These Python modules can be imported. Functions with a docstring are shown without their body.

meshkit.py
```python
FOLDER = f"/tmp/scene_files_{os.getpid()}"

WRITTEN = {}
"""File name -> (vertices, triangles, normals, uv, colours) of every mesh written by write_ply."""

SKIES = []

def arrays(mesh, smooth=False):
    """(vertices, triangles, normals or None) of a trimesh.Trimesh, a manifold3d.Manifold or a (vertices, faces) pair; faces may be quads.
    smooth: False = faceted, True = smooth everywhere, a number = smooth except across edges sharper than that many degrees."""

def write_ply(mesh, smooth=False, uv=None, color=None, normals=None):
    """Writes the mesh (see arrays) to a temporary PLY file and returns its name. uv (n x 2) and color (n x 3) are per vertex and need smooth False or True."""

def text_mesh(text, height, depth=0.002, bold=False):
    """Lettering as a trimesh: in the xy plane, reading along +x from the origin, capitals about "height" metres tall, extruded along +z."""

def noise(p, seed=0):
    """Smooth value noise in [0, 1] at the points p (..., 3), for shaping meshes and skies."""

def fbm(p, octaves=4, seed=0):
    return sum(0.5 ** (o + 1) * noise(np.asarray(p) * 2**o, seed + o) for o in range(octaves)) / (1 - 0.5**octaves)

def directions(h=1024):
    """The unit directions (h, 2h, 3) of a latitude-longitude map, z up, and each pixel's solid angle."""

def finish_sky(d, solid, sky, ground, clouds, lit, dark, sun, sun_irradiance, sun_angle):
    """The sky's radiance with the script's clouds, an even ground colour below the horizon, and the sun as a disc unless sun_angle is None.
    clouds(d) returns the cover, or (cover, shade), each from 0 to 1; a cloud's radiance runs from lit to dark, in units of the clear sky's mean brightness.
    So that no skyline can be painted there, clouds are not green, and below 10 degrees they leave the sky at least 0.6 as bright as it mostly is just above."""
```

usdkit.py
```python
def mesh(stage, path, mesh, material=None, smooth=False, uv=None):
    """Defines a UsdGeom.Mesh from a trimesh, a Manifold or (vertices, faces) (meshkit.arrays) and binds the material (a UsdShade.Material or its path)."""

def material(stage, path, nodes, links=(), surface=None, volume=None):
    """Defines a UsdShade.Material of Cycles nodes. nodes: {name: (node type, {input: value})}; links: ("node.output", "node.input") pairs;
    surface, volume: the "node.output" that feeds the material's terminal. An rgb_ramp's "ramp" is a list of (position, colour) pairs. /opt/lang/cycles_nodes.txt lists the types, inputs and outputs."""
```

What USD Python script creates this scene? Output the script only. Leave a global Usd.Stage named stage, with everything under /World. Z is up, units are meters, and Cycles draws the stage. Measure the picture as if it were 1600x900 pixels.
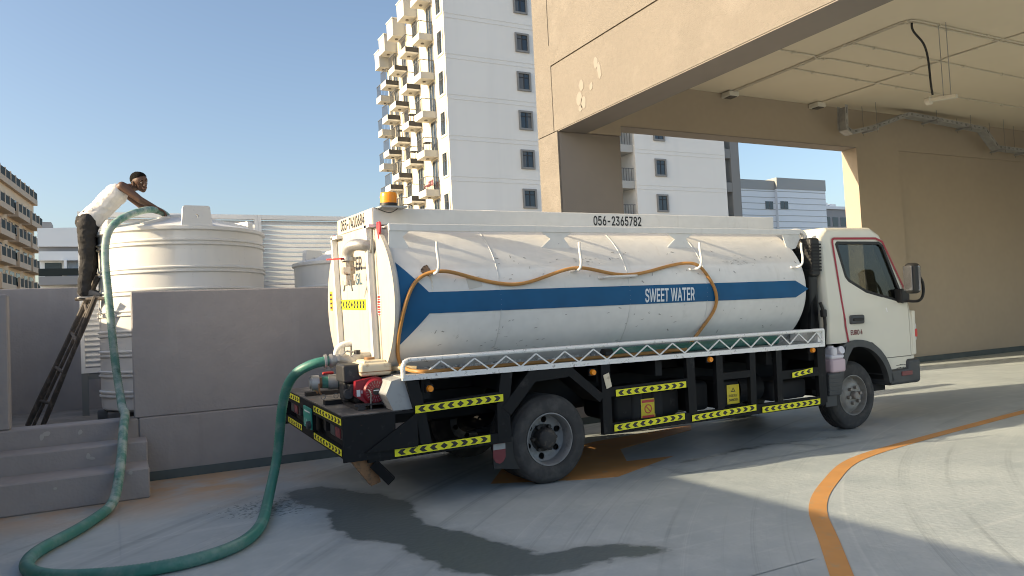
import math, random
import numpy as np, trimesh, manifold3d as mf, usdkit, meshkit
from shapely.geometry import Polygon, LineString, Point, box as sbox
from shapely import affinity, union_all
from pxr import Usd, UsdGeom, UsdLux, UsdShade, Sdf, Gf

rng = random.Random(7)
stage = Usd.Stage.CreateInMemory()
UsdGeom.SetStageUpAxis(stage, UsdGeom.Tokens.z)
UsdGeom.SetStageMetersPerUnit(stage, 1.0)
UsdGeom.Xform.Define(stage, '/World')
UsdGeom.Scope.Define(stage, '/World/Looks')

# ------------------------------------------------------------------ camera
FPX, YAW, PITCH, ROLL, EYE = 1183.0, 62.206, 2.291, -2.868, (0.0, 0.0, 1.5)
cam = UsdGeom.Camera.Define(stage, '/World/camera')
cam.CreateHorizontalApertureAttr(36.0)
cam.CreateVerticalApertureAttr(36.0 * 9 / 16)
cam.CreateFocalLengthAttr(36.0 * FPX / 1600)
cam.CreateClippingRangeAttr(Gf.Vec2f(0.05, 3000))
EXPOSURE = 1.31
cam.CreateExposureAttr(EXPOSURE)
_y, _p, _r = np.radians([YAW, PITCH, ROLL])
_fw = np.array([np.cos(_p) * np.cos(_y), np.cos(_p) * np.sin(_y), np.sin(_p)])
_rt = np.array([np.sin(_y), -np.cos(_y), 0.0])
_up = np.cross(_rt, _fw)
_r2 = np.cos(_r) * _rt + np.sin(_r) * _up
_u2 = -np.sin(_r) * _rt + np.cos(_r) * _up
cam.AddTransformOp().Set(Gf.Matrix4d(*_r2, 0, *_u2, 0, *(-_fw), 0, *EYE, 1))

# ------------------------------------------------------------------ sky and sun
SUN_EL, SUN_AZ = math.radians(20.2), math.radians(180 - 9.6)      # azimuth measured from +X towards +Y
SUN = np.array([math.cos(SUN_EL) * math.cos(SUN_AZ), math.cos(SUN_EL) * math.sin(SUN_AZ), math.sin(SUN_EL)])
SKY_STRENGTH, SUN_INTENSITY = 0.093, 0.92
usdkit.material(stage, '/World/Looks/sky', {
    'tex': ('sky_texture', {'sky_type': 'single_scattering', 'sun_disc': False, 'sun_elevation': SUN_EL,
                            'sun_rotation': math.atan2(SUN[0], SUN[1]), 'altitude': 50.0, 'air_density': 1.0,
                            'aerosol_density': 2.6, 'ozone_density': 1.35}),
    'bg': ('background_shader', {'strength': SKY_STRENGTH})}, [('tex.color', 'bg.color')], surface='bg.background')
dome = UsdLux.DomeLight.Define(stage, '/World/sky')
UsdShade.MaterialBindingAPI.Apply(dome.GetPrim()).Bind(UsdShade.Material.Get(stage, '/World/Looks/sky'))
dome.GetPrim().SetCustomDataByKey('kind', 'structure')
dome.GetPrim().SetCustomDataByKey('label', 'clear pale blue late afternoon sky')
sun = UsdLux.DistantLight.Define(stage, '/World/sun')
sun.CreateIntensityAttr(SUN_INTENSITY); sun.CreateAngleAttr(0.5); sun.CreateNormalizeAttr(True)
sun.CreateColorAttr(Gf.Vec3f(1.0, 0.83, 0.57))
_z = SUN; _x = np.cross([0, 0, 1], _z); _x /= np.linalg.norm(_x); _yv = np.cross(_z, _x)
sun.AddTransformOp().Set(Gf.Matrix4d(*_x, 0, *_yv, 0, *_z, 0, 0, 0, 0, 1))

# ------------------------------------------------------------------ materials
def lerp(c, k): return tuple(max(0.0, min(1.0, x * k)) for x in c)

def M(name, col, rough=0.6, metal=0.0, var=None, spots=None, streak=None, bump=None, spec=0.5, coat=0.0, trans=0.0, rvar=0.0):
    """var: [(scale, amount)] brightness noise; spots: [(colour, scale, lo, hi, amount)] patches; streak: (colour, (sx,sy,sz), lo, hi, amount); bump: [(scale, distance)]"""
    n = {'geo': ('geometry', {}), 'p': ('principled_bsdf', {'roughness': rough, 'metallic': metal, 'specular_ior_level': spec, 'coat_weight': coat, 'base_color': col, 'transmission_weight': trans})}
    L, cur = [], None
    def blend(i, fac_src, c2, amount, mode='mix'):
        nonlocal cur
        n[f'm{i}'] = ('mix_color', {'blend_type': mode, 'a': col, 'b': c2})
        n[f'k{i}'] = ('math', {'math_type': 'multiply', 'value2': amount})
        L.append((fac_src, f'k{i}.value1')); L.append((f'k{i}.value', f'm{i}.fac'))
        if cur: L.append((cur, f'm{i}.a'))
        cur = f'm{i}.result'
    i = 0
    for sc, am in var or []:
        n[f'n{i}'] = ('noise_texture', {'scale': sc, 'detail': 5.0, 'roughness': 0.6})
        n[f'r{i}'] = ('map_range', {'from_min': 0.3, 'from_max': 0.7, 'to_min': 1 - am, 'to_max': 1 + am * 0.6, 'clamp': True})
        n[f'c{i}'] = ('combine_xyz', {})
        n[f'm{i}'] = ('mix_color', {'blend_type': 'multiply', 'fac': 1.0, 'a': col, 'use_clamp': False})
        L += [('geo.position', f'n{i}.vector'), (f'n{i}.fac', f'r{i}.value'), (f'r{i}.result', f'c{i}.x'), (f'r{i}.result', f'c{i}.y'), (f'r{i}.result', f'c{i}.z'), (f'c{i}.vector', f'm{i}.b')]
        if cur: L.append((cur, f'm{i}.a'))
        cur = f'm{i}.result'; i += 1
    for c2, sc, lo, hi, am in spots or []:
        n[f'n{i}'] = ('noise_texture', {'scale': sc, 'detail': 6.0, 'roughness': 0.65})
        n[f'r{i}'] = ('map_range', {'from_min': lo, 'from_max': hi, 'clamp': True})
        L += [('geo.position', f'n{i}.vector'), (f'n{i}.fac', f'r{i}.value')]
        blend(i, f'r{i}.result', c2, am); i += 1
    for c2, sv, lo, hi, am in ([streak] if isinstance(streak, tuple) else streak or []):
        n[f'v{i}'] = ('vector_math', {'math_type': 'multiply', 'vector2': sv})
        n[f'n{i}'] = ('noise_texture', {'scale': 1.0, 'detail': 5.0, 'roughness': 0.6})
        n[f'r{i}'] = ('map_range', {'from_min': lo, 'from_max': hi, 'clamp': True})
        L += [('geo.position', f'v{i}.vector1'), (f'v{i}.vector', f'n{i}.vector'), (f'n{i}.fac', f'r{i}.value')]
        blend(i, f'r{i}.result', c2, am); i += 1
    if cur: L.append((cur, 'p.base_color'))
    if rvar:
        n['rn'] = ('noise_texture', {'scale': 3.0, 'detail': 5.0}); n['rr'] = ('map_range', {'from_min': 0.3, 'from_max': 0.7, 'to_min': rough - rvar, 'to_max': rough + rvar, 'clamp': True})
        L += [('geo.position', 'rn.vector'), ('rn.fac', 'rr.value'), ('rr.result', 'p.roughness')]
    prev = None
    for j, (sc, dist) in enumerate(bump or []):
        n[f'bn{j}'] = ('noise_texture', {'scale': sc, 'detail': 4.0})
        n[f'b{j}'] = ('bump', {'strength': 1.0, 'distance': dist})
        L += [('geo.position', f'bn{j}.vector'), (f'bn{j}.fac', f'b{j}.height')]
        if prev: L.append((prev, f'b{j}.normal'))
        prev = f'b{j}.normal'
    if prev: L.append((prev, 'p.normal'))
    return usdkit.material(stage, '/World/Looks/' + name, n, L, surface='p.BSDF')

def glass_pane(name, tint):
    return usdkit.material(stage, '/World/Looks/' + name, {'t': ('transparent_bsdf', {'color': tint}), 'g': ('glossy_bsdf', {'roughness': 0.03, 'color': (0.9, 0.92, 0.95)}),
        'lw': ('layer_weight', {'blend': 0.5}), 'pw': ('math', {'math_type': 'power', 'value2': 5.0}), 'ma': ('math', {'math_type': 'multiply_add', 'value2': 0.9, 'value3': 0.045}), 'm': ('mix_closure', {})},
        [('lw.facing', 'pw.value1'), ('pw.value', 'ma.value1'), ('ma.value', 'm.fac'), ('t.BSDF', 'm.closure1'), ('g.BSDF', 'm.closure2')], surface='m.closure')

W = {}
W['white_paint'] = M('white_paint', (0.685, 0.672, 0.635), 0.5, var=[(0.9, 0.07), (9, 0.05)], spots=[((0.42, 0.40, 0.36), 5.0, 0.60, 0.74, 0.35), ((0.10, 0.09, 0.08), 26.0, 0.70, 0.735, 0.75)],
                     streak=((0.45, 0.42, 0.36), (9.0, 9.0, 0.7), 0.60, 0.78, 0.35), spec=0.32, rvar=0.1)
W['rear_white_sun_dimmed'] = M('rear_white_sun_dimmed', (0.53, 0.485, 0.405), 0.5, var=[(1.5, 0.06), (9, 0.04)], streak=[((0.36, 0.31, 0.24), (11.0, 11.0, 0.9), 0.56, 0.76, 0.55)], spots=[((0.30, 0.27, 0.22), 24.0, 0.68, 0.74, 0.5)], spec=0.3)  # white paint darkened against sun glare on the rear end, with dirt streaks
W['rail_paint'] = M('rail_paint', (0.78, 0.77, 0.73), 0.5, spots=[((0.32, 0.29, 0.26), 14.0, 0.59, 0.66, 0.8), ((0.09, 0.08, 0.07), 45.0, 0.62, 0.68, 0.8)], bump=[(40, 0.002)])
W['cab_paint'] = M('cab_paint', (0.66, 0.625, 0.52), 0.28, var=[(1.2, 0.05)], streak=((0.5, 0.46, 0.38), (14.0, 14.0, 1.2), 0.64, 0.80, 0.25), spec=0.5, coat=0.25)
W['stripe_blue'] = M('stripe_blue', (0.005, 0.085, 0.20), 0.5, spec=0.3, var=[(4, 0.12)], spots=[((0.3, 0.34, 0.36), 60.0, 0.74, 0.78, 0.6)])
W['letter_white'] = M('letter_white', (0.62, 0.66, 0.68), 0.5)
W['letter_black'] = M('letter_black', (0.02, 0.02, 0.022), 0.5)
W['letter_teal'] = M('letter_teal', (0.05, 0.10, 0.14), 0.5)
W['frame_black'] = M('frame_black', (0.009, 0.0095, 0.0105), 0.6, spec=0.22, spots=[((0.10, 0.095, 0.09), 7.0, 0.60, 0.80, 0.4), ((0.25, 0.23, 0.21), 38.0, 0.70, 0.74, 0.5), ((0.12, 0.06, 0.03), 11.0, 0.66, 0.74, 0.6)], bump=[(60, 0.001)])
W['inner_black'] = M('inner_black', (0.010, 0.010, 0.011), 0.8, var=[(6, 0.4)])
W['tray_inner'] = M('tray_inner', (0.36, 0.355, 0.34), 0.7, spots=[((0.66, 0.65, 0.62), 18.0, 0.52, 0.60, 0.9), ((0.10, 0.09, 0.08), 35.0, 0.56, 0.64, 0.8)])
W['deck_plate'] = M('deck_plate', (0.07, 0.068, 0.065), 0.5, spots=[((0.24, 0.22, 0.20), 6.0, 0.48, 0.62, 0.8), ((0.13, 0.05, 0.02), 9.0, 0.60, 0.70, 0.8)], bump=[(40, 0.003)])
W['guard_grey'] = M('guard_grey', (0.34, 0.345, 0.34), 0.5, spots=[((0.16, 0.15, 0.14), 6.0, 0.52, 0.7, 0.6)])
W['tyre'] = M('tyre', (0.036, 0.035, 0.034), 0.82, spots=[((0.11, 0.10, 0.09), 9.0, 0.45, 0.75, 0.6)], bump=[(90, 0.001)])
W['rim'] = M('rim', (0.27, 0.27, 0.265), 0.5, metal=0.25, spots=[((0.13, 0.12, 0.11), 14.0, 0.5, 0.7, 0.6), ((0.16, 0.09, 0.05), 30.0, 0.64, 0.72, 0.5)])
W['rim_front'] = M('rim_front', (0.30, 0.285, 0.26), 0.5, metal=0.25, spots=[((0.20, 0.16, 0.12), 14.0, 0.5, 0.7, 0.6)])
W['hub_dark'] = M('hub_dark', (0.025, 0.023, 0.022), 0.6, spots=[((0.14, 0.11, 0.08), 22.0, 0.5, 0.7, 0.7)])
W['hub_light'] = M('hub_light', (0.28, 0.25, 0.22), 0.55, metal=0.3, spots=[((0.13, 0.08, 0.05), 22.0, 0.5, 0.7, 0.6)])
W['tape_yellow'] = M('tape_yellow', (0.80, 0.76, 0.02), 0.4, spots=[((0.25, 0.25, 0.08), 25.0, 0.62, 0.72, 0.6)])
W['tape_orange'] = M('tape_orange', (0.75, 0.42, 0.02), 0.45)
W['sticker_yellow'] = M('sticker_yellow', (0.70, 0.55, 0.03), 0.45, spots=[((0.3, 0.22, 0.05), 30.0, 0.55, 0.7, 0.5)])
W['sticker_white'] = M('sticker_white', (0.75, 0.72, 0.68), 0.5)
W['print_red'] = M('print_red', (0.55, 0.06, 0.05), 0.5)
W['heart_red'] = M('heart_red', (0.75, 0.055, 0.065), 0.4)
W['stripe_red'] = M('stripe_red', (0.32, 0.022, 0.04), 0.45)
W['amber'] = M('amber', (0.85, 0.27, 0.01), 0.25, spec=0.6)
W['lamp_red'] = M('lamp_red', (0.16, 0.035, 0.04), 0.25)
W['plate_green'] = M('plate_green', (0.03, 0.27, 0.21), 0.4)
W['hose_green'] = M('hose_green', (0.045, 0.185, 0.145), 0.48, spots=[((0.20, 0.29, 0.26), 5.0, 0.46, 0.66, 0.6), ((0.02, 0.07, 0.06), 15.0, 0.60, 0.72, 0.5)])
W['hose_worn'] = M('hose_worn', (0.085, 0.225, 0.18), 0.55, spots=[((0.36, 0.42, 0.38), 7.0, 0.42, 0.60, 0.85), ((0.03, 0.10, 0.08), 11.0, 0.60, 0.68, 0.7)])
W['hose_orange'] = M('hose_orange', (0.42, 0.205, 0.055), 0.42, var=[(8, 0.15)])
W['hose_black'] = M('hose_black', (0.02, 0.02, 0.021), 0.55)
W['galv'] = M('galv', (0.42, 0.41, 0.39), 0.45, metal=0.6, spots=[((0.22, 0.20, 0.17), 12.0, 0.5, 0.7, 0.6)])
W['brass'] = M('brass', (0.30, 0.16, 0.08), 0.5, metal=0.5, spots=[((0.12, 0.09, 0.06), 25.0, 0.5, 0.65, 0.7)])
W['valve_body'] = M('valve_body', (0.40, 0.36, 0.31), 0.5, metal=0.4, spots=[((0.25, 0.13, 0.07), 28.0, 0.52, 0.66, 0.8)])
W['valve_red'] = M('valve_red', (0.42, 0.025, 0.02), 0.45)
W['engine_red'] = M('engine_red', (0.24, 0.010, 0.022), 0.4, var=[(9, 0.15)])
W['engine_black'] = M('engine_black', (0.025, 0.025, 0.027), 0.5, spots=[((0.12, 0.11, 0.10), 20.0, 0.55, 0.7, 0.5)])
W['fuel_white'] = M('fuel_white', (0.66, 0.58, 0.42), 0.4, spots=[((0.25, 0.15, 0.07), 11.0, 0.56, 0.68, 0.6)])
W['washer'] = M('washer', (0.70, 0.66, 0.68), 0.35, spec=0.4)
W['washer_fluid'] = M('washer_fluid', (0.58, 0.44, 0.47), 0.35)
W['plastic_grey'] = M('plastic_grey', (0.055, 0.058, 0.06), 0.5, var=[(5, 0.2)])
W['rubber'] = M('rubber', (0.012, 0.012, 0.012), 0.5)
W['chrome'] = M('chrome', (0.35, 0.35, 0.36), 0.12, metal=0.9)
W['seat'] = M('seat', (0.05, 0.05, 0.055), 0.8)
W['cab_glass'] = glass_pane('cab_glass', (0.48, 0.50, 0.49))
W['window_glass'] = M('window_glass', (0.025, 0.035, 0.045), 0.08, spec=0.6)
W['rail_glass'] = M('rail_glass', (0.022, 0.028, 0.028), 0.6, spec=0.15)

W['wall_grey'] = M('wall_grey', (0.30, 0.28, 0.275), 0.75, var=[(0.6, 0.10), (5, 0.06)], streak=[((0.38, 0.36, 0.355), (5.0, 5.0, 0.35), 0.58, 0.78, 0.35), ((0.215, 0.195, 0.19), (7.0, 7.0, 0.5), 0.60, 0.80, 0.35)], spots=[((0.30, 0.28, 0.27), 1.3, 0.55, 0.75, 0.35), ((0.45, 0.42, 0.40), 9.0, 0.745, 0.76, 0.6)], bump=[(35, 0.004), (7, 0.004)])
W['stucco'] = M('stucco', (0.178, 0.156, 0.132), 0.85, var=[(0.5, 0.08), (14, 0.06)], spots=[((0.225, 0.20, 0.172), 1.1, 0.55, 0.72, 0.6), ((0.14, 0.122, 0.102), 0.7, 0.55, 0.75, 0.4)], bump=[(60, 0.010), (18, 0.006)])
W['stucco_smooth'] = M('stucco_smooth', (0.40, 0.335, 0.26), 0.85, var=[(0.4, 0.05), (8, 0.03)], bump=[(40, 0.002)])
W['filler'] = M('filler', (0.225, 0.203, 0.177), 0.8)
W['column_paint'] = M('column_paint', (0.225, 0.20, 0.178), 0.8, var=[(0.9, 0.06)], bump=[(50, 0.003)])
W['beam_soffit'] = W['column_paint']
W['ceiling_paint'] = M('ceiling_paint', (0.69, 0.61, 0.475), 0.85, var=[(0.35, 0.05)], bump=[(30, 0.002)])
W['conduit'] = M('conduit', (0.60, 0.55, 0.45), 0.6)
W['joint_dark'] = M('joint_dark', (0.03, 0.028, 0.03), 0.8)
W['lamp_box'] = M('lamp_box', (0.66, 0.63, 0.55), 0.5)
W['tray_steel'] = M('tray_steel', (0.36, 0.36, 0.355), 0.55, metal=0.3, var=[(7, 0.2)])
W['slot_dark'] = M('slot_dark', (0.10, 0.095, 0.088), 0.8)
W['skirting'] = M('skirting', (0.075, 0.095, 0.098), 0.6, var=[(3, 0.2)])
W['yard'] = M('yard', (0.24, 0.22, 0.20), 0.85, var=[(2, 0.25)], spots=[((0.10, 0.09, 0.08), 9.0, 0.55, 0.68, 0.7)])
W['block'] = M('block', (0.12, 0.115, 0.11), 0.9, var=[(9, 0.3)])
W['poly_white'] = M('poly_white', (0.66, 0.65, 0.62), 0.42, var=[(0.7, 0.04)], spots=[((0.42, 0.41, 0.39), 34.0, 0.62, 0.72, 0.5), ((0.52, 0.50, 0.46), 2.2, 0.60, 0.8, 0.35)], streak=((0.55, 0.52, 0.47), (12.0, 12.0, 0.8), 0.58, 0.8, 0.35), spec=0.4)
W['louver'] = M('louver', (0.72, 0.72, 0.71), 0.5, var=[(2, 0.05)])
W['steel_grey'] = M('steel_grey', (0.16, 0.17, 0.17), 0.55)
W['timber'] = M('timber', (0.085, 0.07, 0.058), 0.8, streak=((0.22, 0.18, 0.14), (20.0, 20.0, 2.0), 0.5, 0.7, 0.7))
W['tower_white'] = M('tower_white', (0.66, 0.655, 0.63), 0.8, var=[(0.12, 0.03)], streak=((0.55, 0.545, 0.53), (0.5, 0.5, 0.03), 0.5, 0.75, 0.35))
W['tower_cream'] = M('tower_cream', (0.72, 0.66, 0.52), 0.8, var=[(0.2, 0.03)])
W['balcony_grey'] = M('balcony_grey', (0.36, 0.36, 0.345), 0.8)
W['balcony_pale'] = M('balcony_pale', (0.58, 0.555, 0.50), 0.8)
W['balcony_black'] = M('balcony_black', (0.03, 0.03, 0.032), 0.7)
W['trim_grey'] = M('trim_grey', (0.20, 0.20, 0.195), 0.7)
W['rail_metal'] = M('rail_metal', (0.10, 0.10, 0.10), 0.5, metal=0.4)
W['soffit_lamp'] = M('soffit_lamp', (0.10, 0.09, 0.08), 0.5)
W['chair_pink'] = M('chair_pink', (0.45, 0.16, 0.17), 0.6)
W['concrete_grey'] = M('concrete_grey', (0.17, 0.175, 0.175), 0.8)
W['beige_wall'] = M('beige_wall', (0.62, 0.47, 0.32), 0.85, var=[(0.2, 0.04)])
W['beige_trim'] = M('beige_trim', (0.44, 0.34, 0.25), 0.85)
W['clad_white'] = M('clad_white', (0.72, 0.75, 0.78), 0.6)
W['clad_grey'] = M('clad_grey', (0.31, 0.315, 0.305), 0.7)
W['house_white'] = M('house_white', (0.62, 0.65, 0.68), 0.8)
W['house_grey'] = M('house_grey', (0.22, 0.225, 0.235), 0.8)
W['orange_line'] = M('orange_line', (0.52, 0.255, 0.08), 0.6, var=[(3, 0.1)], spots=[((0.36, 0.28, 0.18), 7.0, 0.56, 0.70, 0.7), ((0.33, 0.32, 0.29), 25.0, 0.62, 0.70, 0.6)])
W['skin'] = M('skin', (0.105, 0.054, 0.035), 0.5, var=[(12, 0.1)])
W['hair'] = M('hair', (0.008, 0.007, 0.006), 0.9, spec=0.08)
W['shirt'] = M('shirt', (0.72, 0.68, 0.65), 0.85, var=[(14, 0.08)], bump=[(18, 0.012)])
W['trousers'] = M('trousers', (0.036, 0.034, 0.034), 0.85, spec=0.2, var=[(8, 0.3)], bump=[(13, 0.025)])
W['shoe'] = M('shoe', (0.16, 0.15, 0.14), 0.7, var=[(20, 0.2)])
W['sole'] = M('sole', (0.45, 0.43, 0.40), 0.7)
W['eye_white'] = M('eye_white', (0.6, 0.56, 0.5), 0.3)
W['lips'] = M('lips', (0.16, 0.07, 0.055), 0.5)

# floor: grey green coated concrete with dust, tyre scuffs and sand near the steps
def floor_material(name='floor_coating', wet=False):
    base = (0.343, 0.384, 0.398)
    n = {'geo': ('geometry', {}), 'sep': ('separate_xyz', {}), 'p': ('principled_bsdf', {'roughness': 0.55, 'specular_ior_level': 0.35})}
    L = [('geo.position', 'sep.vector')]
    cur = None
    def noise(k, sc, lo, hi, det=6.0, vec='geo.position', dist=0.0):
        n['n' + k] = ('noise_texture', {'scale': sc, 'detail': det, 'roughness': 0.62, 'distortion': dist})
        n['r' + k] = ('map_range', {'from_min': lo, 'from_max': hi, 'clamp': True})
        L.append((vec, f'n{k}.vector')); L.append((f'n{k}.fac', f'r{k}.value'))
        return f'r{k}.result'
    def mul(k, a, b):
        n['x' + k] = ('math', {'math_type': 'multiply'})
        for i, s in enumerate((a, b), 1):
            if isinstance(s, str): L.append((s, f'x{k}.value{i}'))
            else: n['x' + k][1][f'value{i}'] = s
        return f'x{k}.value'
    def mixc(k, fac, c2):
        nonlocal cur
        n['m' + k] = ('mix_color', {'a': base, 'b': c2}); L.append((fac, f'm{k}.fac'))
        if cur: L.append((cur, f'm{k}.a'))
        cur = f'm{k}.result'
    def stretched(k, v, rz):
        n['mp' + k] = ('mapping', {'rotation': (0, 0, rz), 'scale': v}); L.append(('geo.position', f'mp{k}.vector'))
        return f'mp{k}.vector'
    mixc('a', mul('a', noise('a', 0.55, 0.35, 0.68), 0.75), (0.453, 0.489, 0.481))
    mixc('b', mul('b', noise('b', 1.7, 0.45, 0.7), 0.5), (0.258, 0.302, 0.317))
    mixc('c', mul('c', noise('c', 6.0, 0.55, 0.75), 0.45), (0.516, 0.544, 0.526))
    mixc('d', mul('d', noise('d', 1.0, 0.57, 0.72, vec=stretched('d', (0.35, 9.0, 1.0), 0.35)), 0.30), (0.580, 0.605, 0.587))
    mixc('e', mul('e', noise('e', 1.0, 0.60, 0.74, vec=stretched('e', (12.0, 0.5, 1.0), -0.5)), 0.14), (0.200, 0.225, 0.238))
    # curved tyre scuffs: rings about a turning centre
    n['off'] = ('vector_math', {'math_type': 'subtract', 'vector2': (12.0, -4.5, 0)}); L.append(('geo.position', 'off.vector1'))
    n['len'] = ('vector_math', {'math_type': 'length'}); L.append(('off.vector', 'len.vector1'))
    n['ring'] = ('noise_texture', {'dimensions': '1D', 'scale': 1.0, 'detail': 5.0, 'roughness': 0.75})
    n['lenk'] = ('math', {'math_type': 'multiply', 'value2': 5.0}); L += [('len.value', 'lenk.value1'), ('lenk.value', 'ring.w')]
    n['rr'] = ('map_range', {'from_min': 0.56, 'from_max': 0.68, 'clamp': True}); L.append(('ring.fac', 'rr.value'))
    mixc('f', mul('f', mul('f2', 'rr.result', noise('f', 0.5, 0.38, 0.56)), 0.44), (0.168, 0.192, 0.204))
    n['sepk'] = ('map_range', {'from_min': 0.40, 'from_max': 0.30, 'clamp': True}); L.append(('ring.fac', 'sepk.value'))
    mixc('g', mul('g', mul('g2', 'sepk.result', noise('g', 0.7, 0.38, 0.56)), 0.44), (0.612, 0.638, 0.616))
    # sand by the steps and along the wall foot
    n['sy'] = ('map_range', {'from_min': 6.8, 'from_max': 8.0, 'clamp': True}); L.append(('sep.y', 'sy.value'))
    n['sx'] = ('map_range', {'from_min': 2.2, 'from_max': 0.9, 'clamp': True}); L.append(('sep.x', 'sx.value'))
    mixc('s', mul('s', mul('s1', mul('s2', 'sy.result', 'sx.result'), noise('s', 1.3, 0.34, 0.54)), 1.0), (0.46, 0.315, 0.20))
    if wet:
        # wetness is carried by the sheet: metres inside (+) or outside (-) the edge of the spill; drops: how thickly splashed
        for k, at in (('w', 'wet'), ('t', 'drops')): n['at' + k] = ('attribute', {'attribute': at})
        def edge(k, sc, amp, lo, hi, src):
            n['en' + k] = ('noise_texture', {'scale': sc, 'detail': 6.0, 'roughness': 0.6}); L.append(('geo.position', f'en{k}.vector'))
            n['em' + k] = ('math', {'math_type': 'multiply_add', 'value2': amp, 'value3': -amp / 2}); L.append((f'en{k}.fac', f'em{k}.value1'))
            n['ea' + k] = ('math', {'math_type': 'add'}); L.extend([(f'em{k}.value', f'ea{k}.value1'), (src, f'ea{k}.value2')])
            n['er' + k] = ('map_range', {'from_min': lo, 'from_max': hi, 'clamp': True}); L.append((f'ea{k}.value', f'er{k}.value'))
            return f'er{k}.result'
        fringe = edge('f', 7.0, 0.36, -0.16, 0.04, 'atw.fac')
        core = edge('c', 5.5, 0.26, -0.022, 0.022, 'atw.fac')
        dots = edge('d', 24.0, 2.6, 0.05, 0.14, 'att.fac')
        n['mx'] = ('math', {'math_type': 'maximum'}); L.extend([(core, 'mx.value1'), (dots, 'mx.value2')])
        mixc('w0', mul('w0', fringe, 0.55), (0.23, 0.25, 0.25))
        mixc('w1', mul('w1', 'mx.value', 0.86), (0.078, 0.102, 0.104))
        n['wr'] = ('mix_float', {'b': 0.30}); L.append((core, 'wr.fac'))
    L.append((cur, 'p.base_color'))
    n['bn'] = ('noise_texture', {'scale': 22.0, 'detail': 5.0}); n['bp'] = ('bump', {'distance': 0.004})
    L += [('geo.position', 'bn.vector'), ('bn.fac', 'bp.height'), ('bp.normal', 'p.normal')]
    n['rg'] = ('map_range', {'from_min': 0.35, 'from_max': 0.68, 'to_min': 0.42, 'to_max': 0.68, 'clamp': True}); L += [('na.fac', 'rg.value'), ('rg.result', 'wr.a' if wet else 'p.roughness')]
    if wet: L.append(('wr.result', 'p.roughness'))
    return usdkit.material(stage, '/World/Looks/' + name, n, L, surface='p.BSDF')
W['floor'] = floor_material()
W['floor_wet'] = floor_material('floor_wet', True)
W['wet'] = M('wet', (0.095, 0.118, 0.115), 0.25, var=[(1.5, 0.2)], spec=0.5, spots=[((0.14, 0.16, 0.155), 3.0, 0.5, 0.7, 0.6)])
W['damp'] = M('damp', (0.17, 0.185, 0.18), 0.45)
W['far_ground'] = M('far_ground', (0.30, 0.27, 0.22), 0.9, var=[(0.05, 0.2)])

# ------------------------------------------------------------------ prim helpers
USED = {}
class Node:
    def __init__(s, path, loc): s.path, s.loc = path, np.asarray(loc, float)
def numbered(parent, name):
    k = (parent, name); c = USED.get(k, 0); USED[k] = c + 1
    return f'{parent}/{name}' if c == 0 else f'{parent}/{name}_{c:03d}'
def tag(path, label=None, cat=None, group=None, kind=None):
    p = stage.GetPrimAtPath(path)
    for k, v in (('label', label), ('category', cat), ('group', group), ('kind', kind)):
        if v: p.SetCustomDataByKey(k, v)
def thing(name, label, cat, loc=(0, 0, 0), group=None):
    path = numbered('/World', name)
    x = UsdGeom.Xform.Define(stage, path); x.AddTranslateOp().Set(Gf.Vec3d(*map(float, loc)))
    tag(path, label, cat, group)
    return Node(path, loc)
def arr(mesh):
    if hasattr(mesh, 'to_mesh'):
        m = mesh.to_mesh(); return trimesh.Trimesh(m.vert_properties[:, :3].astype(float), m.tri_verts, process=False)
    return mesh
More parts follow.
